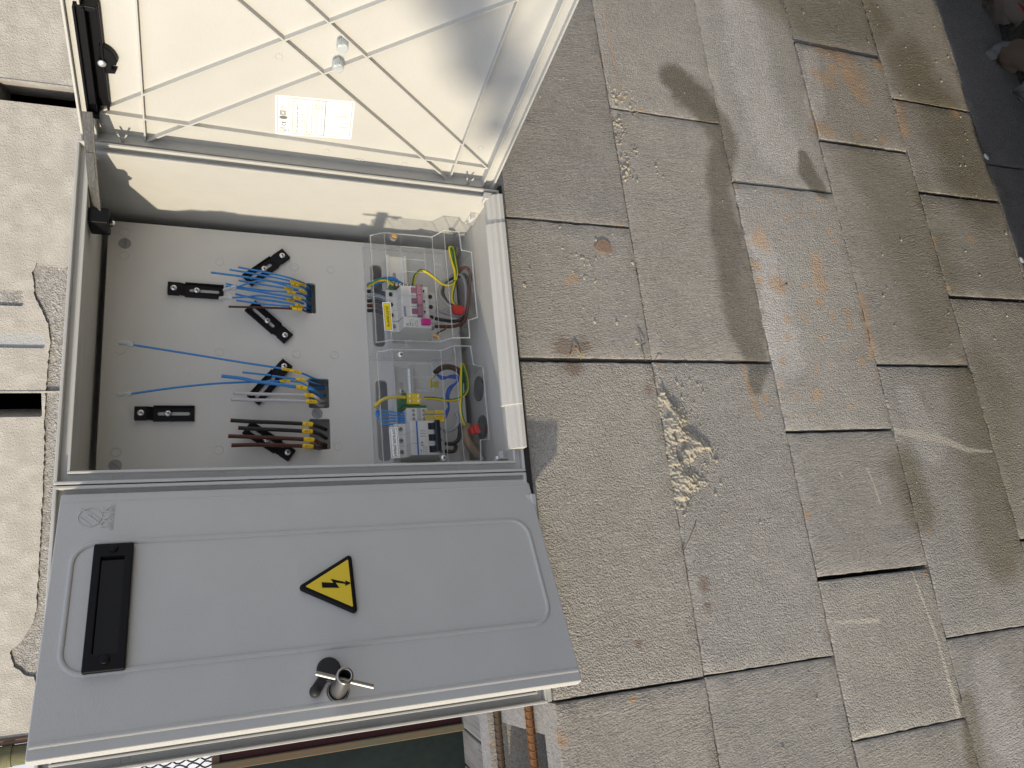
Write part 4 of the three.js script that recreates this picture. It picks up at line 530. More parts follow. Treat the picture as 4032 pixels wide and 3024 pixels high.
  // two clear fluted thumb screws
  for (const [u, v, rx] of [[0.1928, 0.285, 0.25], [0.1614, 0.2862, -0.1]]) { const sh = new THREE.Shape(); for (let k = 0; k <= 72; k++) { const a = k / 72 * 6.2832, r = 0.0072 + 0.0004 * Math.cos(a * 18); k ? sh.lineTo(r * Math.cos(a), r * Math.sin(a)) : sh.moveTo(r, 0); } part('thumb_screw', merge([ext(sh, 0.013, 0.0012, 2), new THREE.CylinderGeometry(0.0042, 0.0042, 0.007, 16).rotateX(Math.PI / 2).translate(0, 0, -0.0030)]).translate(u, v, -0.0125), milky, leaf); }
  part('mould_letter', text3('B', 0.0125, 0.0012).rotateZ(0.03).translate(-0.0184 + 0.0045, 0.2262, -0.0192), shellMat, leaf);
  for (const [u, v] of [[-0.004, 0.277], [-0.01, 0.155], [0.045, 0.045], [0.15, 0.36]]) part('ejector_ring', new THREE.TorusGeometry(0.0045, 0.0004, 5, 22).translate(u, v, -0.0189), shellMat, leaf);
  for (const v of [0.553, 0.048]) for (const s of [-1, 1]) part('clip_finger', tube([V(-0.036, v + s * 0.001, -0.012), V(-0.024, v, -0.006), V(-0.006, v + s * 0.006, -0.004)], 0.0013, 10, 6), shellMat, leaf);
  for (const v of [[0.02, 0.004, 0.044]]) part('hinge_block', merge([bx(U0 - 0.003, U0 + 0.012, -0.004, 0.008, -0.022, 0.002, 0.002), bx(U0 + 0.001, U0 + 0.009, 0.006, 0.02, -0.003, 0.003, 0.001)]), shellMat, leaf);
  // black slide rail of the door stay
  const rail = part('stay_rail', merge([bx(0.028, 0.186, 0.5885, 0.5915, -0.019, 0.004, 0.001), bx(0.028, 0.186, 0.5665, 0.5885, -0.019, -0.0155, 0.001), bx(0.028, 0.186, 0.5655, 0.5685, -0.019, -0.008, 0.001), bx(0.03, 0.184, 0.5795, 0.5825, -0.019, 0.001, 0.0008), bx(0.028, 0.186, 0.58, 0.591, -0.019, -0.0012, 0.0005), bx(0.178, 0.186, 0.5665, 0.591, -0.019, -0.003, 0.002), bx(0.022, 0.03, 0.577, 0.592, -0.016, 0.004, 0.001)]), blackPl, leaf);
  { const sh = new THREE.Shape(); sh.moveTo(0.09, 0.57); sh.lineTo(0.128, 0.57); sh.quadraticCurveTo(0.126, 0.5545, 0.108, 0.551); sh.lineTo(0.101, 0.553); sh.lineTo(0.101, 0.558); sh.lineTo(0.094, 0.558); sh.lineTo(0.094, 0.553); sh.lineTo(0.088, 0.555); sh.lineTo(0.086, 0.57); part('rail_hook', ext(sh, 0.009, 0.001, 1).translate(0, 0, -0.019), blackPl, leaf); }
  screw(leaf, 0.1045, 0.5685, -0.0075, 0.0052, zinc, 0.5);
}
// door stay: flat galvanised arm from the box to the rail
{
  const a = V(0.37, 0.5815, -0.018), b = V(0.4755, 0.589, 0.052), d = b.clone().sub(a), L = d.length();
  const g = merge([bx(-L / 2, L / 2, -0.001, 0.001, -0.0085, 0.0085, 0.0008), bx(-L * 0.15, L * 0.1, -0.0022, 0.0022, -0.0062, 0.0062, 0.001)]);
  const m = new THREE.Matrix4(), X = d.clone().normalize(), Z = V(0, 1, 0).cross(X).negate().normalize(); const nrm = Z.clone().cross(X).normalize();
  m.makeBasis(X, V(0, 1, 0).lerp(X, 0).applyAxisAngle(X, 0.9), X.clone().cross(V(0, 1, 0).applyAxisAngle(X, 0.9)).normalize()); m.setPosition(a.clone().add(b).multiplyScalar(0.5)); g.applyMatrix4(m);
  part('stay_arm', g, galv, cab);
  part('stay_pivot', merge([bx(0.352, 0.374, 0.5655, 0.5895, -0.05, -0.012, 0.002), new THREE.CylinderGeometry(0.006, 0.006, 0.004, 18).translate(0.362, 0.564, -0.03)]), blackPl, cab);
  part('stay_pivot_pin', new THREE.SphereGeometry(0.003, 12, 8).translate(0.362, 0.562, -0.03), zinc, cab);
}
// round moulding marks in the rim grooves
for (const [x, y] of [[0.0085, 0.54], [0.0085, 0.42], [0.0085, 0.33], [0.0085, 0.22], [0.0085, 0.11], [-0.3115, 0.52], [-0.3115, 0.4], [-0.3115, 0.25], [-0.3115, 0.17], [-0.3115, 0.08]]) part('mould_mark', new THREE.TorusGeometry(0.0048, 0.0003, 4, 20).translate(x, y, -0.0113), shellMat, cab);

// ------------------------------------------------------------------ slotted black brackets on the mounting panel
{
  const labels = ['slotted black bracket standing upright right of the panel, highest of the right three', 'slotted black bracket slanting under the bundle of thin blue wires', 'slotted black bracket slanting beside the single brown wire', 'slotted black bracket slanting under the white and blue wires', 'slotted black bracket standing upright near the left top corner of the panel', 'slotted black bracket slanting under the thick black and brown wires'];
  DATA.brackets.forEach(([a, b], i) => {
    const A = mm(a), B = mm(b), L = 0.08, dir = B.clone().sub(A).setZ(0).normalize();
    const g = cthing('slotted_bracket', labels[i], 'bracket', V(A.x, A.y, ZP), 'slotted brackets on the mounting panel');
    const inner = (name, geo, m) => { geo.rotateZ(Math.atan2(dir.y, dir.x)); return part(name, geo, m, g); };
    // wide end carries a slot, narrow end steps up and carries the fixing screw
    const s = new THREE.Shape(); s.moveTo(0.0245, -0.0115); s.lineTo(L, -0.0115); s.lineTo(L, 0.0115); s.lineTo(0.0245, 0.0115); s.closePath();
    s.holes.push(rrect(0.030, -0.0029, 0.074, 0.0029, 0.0028, THREE.Path));
    const foot = merge([bx(0, 0.0165, -0.0098, 0.0098, 0.0045, 0.0075, 0.0006), bx(0.0005, 0.0165, -0.0098, -0.0085, 0.0, 0.007), bx(0.0005, 0.0165, 0.0085, 0.0098, 0, 0.007)]);
    const ramp = new THREE.Shape(); ramp.moveTo(0.016, 0.0075); ramp.lineTo(0.0245, 0.0035); ramp.lineTo(0.0245, 0.0005); ramp.lineTo(0.016, 0.0045);
    inner('bar', merge([ext(s, 0.0035, 0.0004, 1), bx(0.0245, L, 0.0095, 0.0115, 0.003, 0.0062, 0.0005), bx(0.0245, L, -0.0115, -0.0095, 0.003, 0.0062, 0.0005), foot, ext(ramp, 0.0196, 0).translate(0, 0, -0.0098).rotateX(Math.PI / 2)]), blackPl);
    for (const [x, z] of [[0.0085, 0.0075], [[0.041, 0.045, 0.044, 0.043, 0.044, 0.045][i], 0.0036]]) {
      const r = 0.0047, h = r * 0.5, sc = inner('screw', philips(r, h).rotateZ(0.6 * i + 0.3).translate(x, 0, z), zinc); const c = crossGeo(r, h).rotateZ(0.6 * i + 0.3).translate(x, 0, z).rotateZ(Math.atan2(dir.y, dir.x)); part('cross_recess', c, crossMat, sc);
    }
  });
}
// ------------------------------------------------------------------ loose wires with printed yellow sleeves
const wlabels = {
  w1: 'thin blue wire without a sleeve, first of the right bundle', w2: 'thin blue wire with two yellow sleeves in the right bundle', w3: 'longest plain ended blue wire of the right bundle', w4: 'short thin blue wire in the middle of the right bundle', w5: 'blue wire arching up to the upper clear terminal of the right bundle', w6: 'thin blue wire ending behind the upper clear terminal', w7: 'blue wire with an N sleeve beside the upper clear terminal', w8: 'blue wire ending in the lower clear terminal of the right bundle', w9: 'blue wire with an N sleeve crossing the lower clear terminal wire', w10: 'last thin blue wire next to the single brown one', w11: 'single thin brown wire of the right bundle',
  w12: 'long blue wire with AKU and TUV sleeves reaching up to a clear terminal', w13: 'short thin blue wire between the AKU wire and the thick N wire', w14: 'thick blue wire with an N sleeve', w15: 'long blue wire with a PV sleeve reaching up to a clear terminal', w16: 'thick white wire with an L3 sleeve', w17: 'thick white wire with an L3P sleeve', w18: 'thick black wire with an L2 sleeve', w19: 'thick black wire with an L2P sleeve', w20: 'thick brown wire with an L1 sleeve', w21: 'thick brown wire with an L1P sleeve' };
const sleeveMats = {};
function sleeveMat(t) { return sleeveMats[t] ??= canvasMat(96, 64, (g, W, Hh) => { g.fillStyle = '#e9c424'; g.fillRect(0, 0, W, Hh); g.fillStyle = '#1a1a14'; g.font = 'bold 30px sans-serif'; g.textAlign = 'center'; g.textBaseline = 'middle'; g.save(); g.translate(W * 0.5, Hh * 0.5); g.fillText(t, 0, 0, W * 0.8); g.restore(); }, 0.5); }
for (const w of DATA.wires) {
  const P = w.p.map(mm), o = P[P.length - 1].clone().setZ(ZP), r = w.r / 1000 * 1.04;
  const g = cthing('wire', wlabels[w.n], 'wire', o, 'loose wires on the mounting panel');
  const curve = new THREE.CatmullRomCurve3(P, false, 'centripetal');
  cpart('insulation', new THREE.TubeGeometry(curve, P.length * 9, r, 10, false), WIRE[w.c], g);
  if (!w.t) { const a = P[0], d = P[0].clone().sub(P[1]).normalize(); cpart('conductor', rod(a.clone().addScaledVector(d, -0.0006), a.clone().addScaledVector(d, 0.0004), r * 0.82, 10), copper, g); }
  for (const [a, b, t] of w.l || []) { // sleeve follows the wire where it sits
    const A = mm(a), B = mm(b), near = q => { let bt = 0, bd = 9; for (let k = 0; k <= 200; k++) { const p = curve.getPoint(k / 200), dd = Math.hypot(p.x - q.x, p.y - q.y); if (dd < bd) { bd = dd; bt = k / 200; } } return bt; };
    const t0 = near(A), t1 = near(B), pts = []; for (let k = 0; k <= 4; k++) pts.push(curve.getPoint(t0 + (t1 - t0) * k / 4));
    const geo = new THREE.TubeGeometry(new THREE.CatmullRomCurve3(pts), 8, r + 0.0007, 16, false);
    const flat = geo; // lettering on the side that faces out of the cabinet
    const pc = flat.attributes.position, uv = flat.attributes.uv, nm = flat.attributes.normal, dir = B.clone().sub(A).setZ(0).normalize(), side = V(-dir.y, dir.x, 0), Ls = B.distanceTo(A);
    for (let k = 0; k < pc.count; k++) { const q = V(pc.getX(k), pc.getY(k), 0).sub(V(A.x, A.y, 0)), n3 = V(nm.getX(k), nm.getY(k), nm.getZ(k)); const vv = 0.5 + 0.42 * n3.dot(side); uv.setXY(k, 1 - Math.min(1, Math.max(0, q.dot(dir) / Ls)), 1 - (n3.z > 0 ? vv : (vv > 0.5 ? 0.97 : 0.03))); }
    cpart('sleeve', geo, sleeveMat(t), g);
  }
  if (w.t) { // clear insulated terminal
    const A = mm(w.t[0]), B = mm(w.t[1]), d = B.clone().sub(A), at = k => A.clone().addScaledVector(d, k), sec = (a, b, ra, rb) => rod(at(a), at(b), ra, 14, rb);
    cpart('terminal_hood', merge([sec(0.0, 0.12, 0.0018, 0.0032), sec(0.12, 0.6, 0.0032, 0.0032), sec(0.6, 0.68, 0.0026, 0.0026), sec(0.68, 1.04, 0.0043, 0.0043)]), milky, g);
    cpart('terminal_core', merge([sec(0.14, 0.3, 0.0018, 0.0018), sec(0.42, 0.55, 0.0018, 0.0018)]), cableGrey, g);
  }
}
// ------------------------------------------------------------------ devices behind the clear covers
function breakerBody(x0, x1, yb, yt, zs, zf, ys0, ys1) { // stepped front profile extruded across the poles
  const s = new THREE.Shape(); const P = [[-0.152, yb + 0.006], [zs, yb], [zs + 0.002, ys0 - 0.003], [zf - 0.001, ys0], [zf, ys0 + 0.002], [zf, ys1 - 0.002], [zf - 0.001, ys1], [zs + 0.002, ys1 + 0.003], [zs, yt], [-0.152, yt - 0.006]];
  P.forEach(([z, y], i) => i ? s.lineTo(-z, y) : s.moveTo(-z, y)); const g = ext(s, x1 - x0, 0.0005, 1); return g.rotateY(Math.PI / 2).translate(x0, 0, 0);
}
function dinRail(label, x0, x1, yc) {
  const r = cthing('mounting_rail', label, 'rail', V((x0 + x1) / 2, yc, ZP), 'rails under the clear covers'); const h = 0.0175, t = 0.0012, z = ZP + 0.0006;
  cpart('rail_web', bx(x0, x1, yc - 0.0125, yc + 0.0125, z, z + t), zinc, r);
  for (const s of [-1, 1]) cpart('rail_flange', merge([bx(x0, x1, yc + s * 0.0125 - 0.0006, yc + s * 0.0125 + 0.0006, z, z + 0.0075), bx(x0, x1, yc + s * 0.0125, yc + s * h, z + 0.0064, z + 0.0075)]), zinc, r);
  return r;
}
const R1 = dinRail('silver mounting rail behind the main breaker', 0.25, 0.408, 0.139), R2 = dinRail('silver mounting rail behind the installation switch', 0.048, 0.205, 0.138);
for (const [r, x, y] of [[R1, 0.362, 0.142], [R2, 0.165, 0.1405]]) { const o = oOf.get(r); const sc = part('screw', philips(0.005, 0.003).translate(x - o.x, y - o.y, 0.0022), zinc, r); part('cross_recess', crossGeo(0.005, 0.003).translate(x - o.x, y - o.y, 0.0022), crossMat, sc); part('keyhole', ext(rrect(-0.003, -0.004, 0.003, 0.012, 0.003), 0.0004).rotateZ(-Math.PI / 2).translate(x - o.x + 0.004, y - o.y, 0.0018), greyPl, r); }
{ // main breaker
  const b = cthing('circuit_breaker', 'white three pole main breaker with mauve levers', 'breaker', V(0.299, 0.085, -0.15));
  for (let k = 0; k < 3; k++) { const x0 = 0.2722 + k * 0.0182; cpart('pole', breakerBody(x0, x0 + 0.018, 0.0855, 0.169, -0.115, -0.0935, 0.1035, 0.149), whitePl, b); }
  for (let k = 0; k < 3; k++) {
    const xc = 0.2813 + k * 0.0182; for (const y of [0.162, 0.0945]) cpart('terminal_hole', new THREE.CylinderGeometry(0.0036, 0.0036, 0.0008, 18).rotateX(Math.PI / 2).translate(xc, y, -0.1128), crossMat, b);
    cpart('lever_yoke', merge([bx(xc - 0.0085, xc + 0.0085, 0.124, 0.1345, -0.0955, -0.0915, 0.001)]), whitePl, b); cpart('lever', merge([bx(xc - 0.0088, xc + 0.0088, 0.116, 0.1245, -0.0945, -0.0845, 0.0015), bx(xc - 0.0045, xc + 0.0045, 0.124, 0.1335, -0.0925, -0.0895, 0.001)]), mauve, b);
    const tr = new THREE.Shape(); tr.moveTo(-0.0028, 0); tr.lineTo(0.0028, 0.0018); tr.lineTo(0.0028, -0.0018); cpart('arrow_mark', ext(tr, 0.0003).translate(xc, 0.1113, -0.0934), blackPl, b);
  }
  cpart('maker_print', text3('EATON', 0.0036, 0.0002).translate(0.2815, 0.1445, -0.0934), std([0.01, 0.06, 0.35], 0.5), b);
  cpart('shunt_module', breakerBody(0.2537, 0.2717, 0.0855, 0.165, -0.117, -0.0915, 0.1015, 0.1475), whitePl, b);
  cpart('shunt_lever', merge([bx(0.2578, 0.2678, 0.1045, 0.1195, -0.0925, -0.084, 0.0012)]), magenta, b);
  const pr = canvasMat(128, 200, (g, W, Hh) => { g.fillStyle = '#d9d9d6'; g.fillRect(0, 0, W, Hh); g.fillStyle = '#333'; g.strokeStyle = '#333'; g.lineWidth = 4; g.beginPath(); g.arc(30, 34, 15, 0, 7); g.stroke(); g.beginPath(); g.moveTo(20, 44); g.lineTo(40, 24); g.stroke(); g.font = 'bold 26px sans-serif'; g.fillText('DZ47', 12, 84); g.fillText('B 2', 12, 116); g.font = '13px sans-serif'; g.fillText('230/400V~', 12, 140); g.strokeRect(12, 150, 70, 26); g.beginPath(); g.moveTo(92, 60); g.lineTo(92, 130); g.stroke(); }); 
  { const g = new THREE.PlaneGeometry(0.0165, 0.024).translate(0.2627, 0.134, -0.0913); cpart('module_print', g, pr, b); }
  for (const y of [0.159, 0.0935]) { const sc = cpart('terminal_screw', philips(0.0036, 0.0018).translate(0.2627, y, -0.115), dullZinc, b); }
}
{ // neutral bar over the breaker
  const t = cthing('terminal_bar', 'row of small screw terminals at the end of the main breaker', 'terminal', V(0.331, 0.133, ZP));
  cpart('bar', bx(0.328, 0.3345, 0.1125, 0.156, -0.152, -0.104, 0.001), std([0.16, 0.1, 0.06], 0.6), t); cpart('end_clip', merge([bx(0.3265, 0.336, 0.155, 0.1625, -0.152, -0.109, 0.001), bx(0.3265, 0.336, 0.1085, 0.1125, -0.152, -0.106, 0.001)]), greenPl, t);
  for (let k = 0; k < 7; k++) { const y = 0.1152 + k * 0.0063; const sc = cpart('screw', philips(0.0027, 0.0016).translate(0.3313, y, -0.1032), zinc, t); const c = crossGeo(0.0027, 0.0016).translate(0.3313, y, -0.1032), o = oOf.get(t); part('cross_recess', c.translate(-o.x, -o.y, -o.z), crossMat, sc); }
}
{ // installation switch
  const b = cthing('isolator_switch', 'white three pole switch with a blue stripe and black lever bar', 'switch', V(0.073, 0.085, -0.15));
  for (let k = 0; k < 3; k++) { const x0 = 0.0462 + k * 0.0182; cpart('pole', breakerBody(x0, x0 + 0.018, 0.0865, 0.167, -0.117, -0.0955, 0.1005, 0.146), whitePl, b); const xc = x0 + 0.009; for (const y of [0.1565, 0.0935]) { const sc = cpart('terminal_screw', philips(0.0034, 0.0016).translate(xc, y, -0.1148), dullZinc, b); const o = oOf.get(b); part('cross_recess', crossGeo(0.0034, 0.0016).translate(xc - o.x, y - o.y, -0.1148 - o.z), crossMat, sc); cpart('score_line', bx(xc - 0.0002, xc + 0.0002, y > 0.12 ? 0.16 : 0.0885, y > 0.12 ? 0.1655 : 0.0915, -0.1165, -0.1145), greyPl, b); } }
  cpart('blue_stripe', bx(0.0466, 0.1002, 0.1345, 0.1368, -0.0956, -0.0951), std([0.02, 0.15, 0.5], 0.5), b);
  for (let k = 0; k < 3; k++) { const xc = 0.0552 + k * 0.0182; cpart('lever_slot', bx(xc - 0.0052, xc + 0.0052, 0.1085, 0.1175, -0.0957, -0.0948), tealBlack, b); cpart('lever_tooth', bx(xc - 0.0045, xc + 0.0045, 0.106, 0.1125, -0.096, -0.0895, 0.001), tealBlack, b); }
  cpart('lever_bar', bx(0.0503, 0.0998, 0.1005, 0.1085, -0.0955, -0.0845, 0.002), tealBlack, b);
  const pr = canvasMat(256, 96, (g, W, Hh) => { g.fillStyle = '#d8d8d5'; g.fillRect(0, 0, W, Hh); g.fillStyle = '#333'; g.strokeStyle = '#333'; g.lineWidth = 3; g.font = 'bold 17px sans-serif'; g.fillText('63A', 8, 22); g.font = 'bold 34px sans-serif'; g.fillText('CE', 60, 42); g.font = '12px sans-serif'; g.fillText('400V~ 50Hz', 8, 46); g.fillText('IEC 60947-3', 8, 64); g.fillText('Uimp 6kV', 8, 82); for (let k = 0; k < 3; k++) { g.beginPath(); g.moveTo(140 + k * 22, 20); g.lineTo(140 + k * 22, 40); g.lineTo(150 + k * 22, 54); g.moveTo(140 + k * 22, 58); g.lineTo(140 + k * 22, 78); g.stroke(); } });
  cpart('face_print', new THREE.PlaneGeometry(0.05, 0.0135).translate(0.073, 0.1262, -0.0952), pr, b);
}
{ // grey terminal block and earth block
  const t = cthing('terminal_block', 'small grey terminal block with six screws beside the switch', 'terminal', V(0.113, 0.13, ZP));
  cpart('body', merge([bx(0.1012, 0.1245, 0.1125, 0.1475, -0.152, -0.1075, 0.0012)]), whitePl, t); cpart('label_strip', bx(0.102, 0.1237, 0.1245, 0.131, -0.108, -0.1062, 0.0005), greyPl, t);
  for (let k = 0; k < 3; k++) for (const y of [0.1195, 0.1363]) { cpart('screw', new THREE.CylinderGeometry(0.0024, 0.0024, 0.0006, 16).rotateX(Math.PI / 2).translate(0.1062 + k * 0.0068, y, -0.1073), dullZinc, t); }
  const p = cthing('earth_terminal', 'yellow and green earth terminal above the grey terminal block', 'terminal', V(0.14, 0.132, ZP));
  cpart('body', bx(0.1315, 0.1485, 0.1215, 0.1455, -0.152, -0.1095, 0.001), yellow, p); cpart('side_clamp', merge([bx(0.1295, 0.1495, 0.1455, 0.1515, -0.152, -0.109, 0.001), bx(0.1255, 0.1305, 0.112, 0.15, -0.152, -0.115, 0.001)]), greenPl, p);
  for (let k = 0; k < 2; k++) for (const y of [0.1255, 0.139]) cpart('screw', philips(0.0026, 0.0014).translate(0.136 + k * 0.0078, y, -0.1095), zinc, p);
  cpart('rail_foot', bx(0.124, 0.1312, 0.113, 0.1475, -0.152, -0.118, 0.001), std([0.045, 0.03, 0.02], 0.6), p);
}
// wiring behind the covers
function innerWire(pts, r, m, label, name = 'inner_wire', gap) { const P = pts.map(mm), o = P[0].clone(); const g = cthing(name, label, 'wire', o, gap); cpart('insulation', new THREE.TubeGeometry(new THREE.CatmullRomCurve3(P, false, 'centripetal'), P.length * 10, r, 9, false), m, g); return g; }
{
  innerWire(DATA.w_pe1, 0.0026, stripeGY, 'yellow green earth wire entering the main breaker cover from the opening');
  innerWire(DATA.w_pe1b, 0.0026, stripeGY, 'yellow green earth wire looping widely inside the main breaker cover');
  DATA.w_bl1.forEach((p, i) => innerWire(p, 0.0018, WIRE.blue, ['first', 'second', 'third', 'fourth'][i] + ' blue wire, counted from the breaker feed end, running to the small terminal row', 'inner_wire', 'blue wires at the terminal row'));
  innerWire(DATA.w_br1, 0.003, WIRE.brown, 'thick brown wire curving round the bottom of the main breaker cover');
  innerWire(DATA.w_br1b, 0.0014, WIRE.brown, 'thin brown wire under the lower brass screw');
  innerWire(DATA.w_bk1, 0.003, WIRE.black, 'short thick black wire leaving the main breaker');
  innerWire(DATA.w_bk1b, 0.003, WIRE.black, 'thick black wire coiled behind the grey one in the main breaker cover');
  innerWire(DATA.w_gr1, 0.003, cableGrey, 'thick grey wire coiled beside the red tape');
  DATA.w_left1.forEach((p, i) => innerWire(p, 0.0032, [WIRE.black, cableGrey, WIRE.black, WIRE.brown, WIRE.black][i], ['black wire at the upper end of the main breaker feed', 'grey wire of the main breaker feed', 'middle black wire of the main breaker feed', 'brown wire of the main breaker feed', 'last black wire of the main breaker feed'][i]));
  const A = mm(DATA.red1[0]), B = mm(DATA.red1[1]); const rc = cthing('red_tape_wrap', 'bright red tape wrap round the wires in the main breaker cover', 'tape', A); cpart('sleeve', merge([rod(A.clone().add(V(0.001, 0.005, 0)), B.clone().add(V(-0.001, -0.004, 0)), 0.0072, 14, 0.0062), rod(A.clone().add(V(-0.003, 0.004, 0.001)), B.clone().add(V(-0.005, -0.001, -0.002)), 0.0055, 12, 0.005)]), red, rc);
  innerWire(DATA.w_pe2, 0.0028, std([0.62, 0.48, 0.05], 0.45), 'thick yellow wire bending into the earth terminal');
  innerWire(DATA.w_pe2b, 0.0026, stripeGY, 'yellow green earth wire looping inside the switch cover');
  DATA.w_bl2.forEach((p, i) => innerWire(p, 0.0016, WIRE.blue, ['topmost', 'second', 'middle', 'fourth', 'lowest'][i] + ' thin blue wire running into the grey terminal block, below the yellow one', 'inner_wire', 'blue wires at the grey terminal block'));
  DATA.w_bl2b.forEach((p, i) => innerWire(p, 0.0016, std([0.02, 0.07, 0.36], 0.45), ['outermost', 'second', 'third', 'innermost'][i] + ' dark blue wire of the bundle inside the switch cover', 'inner_wire', 'dark blue wires in the switch cover'));
  innerWire(DATA.w_br2, 0.0048, std([0.05, 0.028, 0.018], 0.5), 'thick dark brown sheath arching over the blue bundle');
  DATA.w_ye2.forEach((p, i) => innerWire(p, 0.0011, stripeGY, ['first', 'second', 'third', 'fourth'][i] + ' fine yellow green wire end of the fan in the switch cover', 'inner_wire', 'fanned wire ends in the switch cover'));
  innerWire(DATA.w_gr2, 0.0032, cableGrey, 'grey wire curving under the grey terminal block');
  DATA.w_bk2.forEach((p, i) => innerWire(p, 0.0033, i ? std([0.05, 0.03, 0.02], 0.5) : WIRE.black, i ? 'short brown black wire at the lowest switch terminal' : 'black wire rising from the middle switch terminal'));
  const r2 = mm(DATA.red2[0]), r3 = mm(DATA.red2[1]); const c2 = cthing('red_tape_wrap', 'dark red tape wrap in the floor opening of the switch cover', 'tape', r2); cpart('sleeve', merge([rod(r2.clone().add(V(0.002, 0, 0)), r3, 0.0068, 14, 0.006), rod(r2.clone().add(V(-0.002, 0.006, 0.002)), r3.clone().add(V(0, 0.007, 0)), 0.0055, 12)]), red, c2);
  for (const [i, [a, b]] of [[DATA.mark2[0], DATA.mark2[1]], [DATA.mark2[2], DATA.mark2[3]], [DATA.mark2[4], DATA.mark2[5]]].entries()) { const A = mm(a), B = mm(b), s = cthing('marker_tag', ['yellow printed tag EMO behind the switch cover', 'yellow printed tag N behind the switch cover', 'lowest yellow printed tag behind the switch cover'][i], 'tag', A); const g = bx(-0.0075, 0.0075, -0.0026, 0.0026, -0.0012, 0.0012, 0.0004); g.rotateZ(-Math.PI / 2).translate((A.x + B.x) / 2, (A.y + B.y) / 2, A.z); cpart('tag_body', g, sleeveMat(['EMO', 'N 01', '7'][i]), s); cpart('tag_cover', bx((A.x + B.x) / 2 - 0.003, (A.x + B.x) / 2 + 0.003, A.y + 0.002, A.y + 0.017, A.z - 0.003, A.z + 0.001, 0.0005), std([0.5, 0.42, 0.12], 0.3), s); }
  for (const [i, p] of DATA.grom.entries()) { const q = mm(p), g = cthing('cable_grommet', i ? 'black rubber grommet around the red tape in the cabinet floor' : 'black rubber grommet in the cabinet floor beside the yellow green loop', 'grommet', q.clone().setY(0.017)); cpart('collar', new THREE.TorusGeometry(0.0185, 0.0028, 8, 28).rotateX(Math.PI / 2).translate(q.x, 0.0178, q.z + 0.02), blackSoft, g); cpart('membrane', new THREE.CylinderGeometry(0.0182, 0.0182, 0.0016, 28).translate(q.x, 0.0176, q.z + 0.02), blackSoft, g); }
  // bare block of pale cable filler under the switch wires
  const cs = cthing('cable_sheath', 'pale brown cut cable sheath standing beside the red tape', 'cable', V(0.064, 0.03, -0.115)); cpart('sheath', tube([V(0.05, 0.03, -0.118), V(0.066, 0.045, -0.115), V(0.085, 0.05, -0.115), V(0.098, 0.044, -0.118)], 0.0078, 24, 14), std([0.3, 0.22, 0.15], 0.6), cs); cpart('core', tube([V(0.048, 0.029, -0.117), V(0.04, 0.024, -0.117)], 0.005, 6, 10), cableGrey, cs);
}
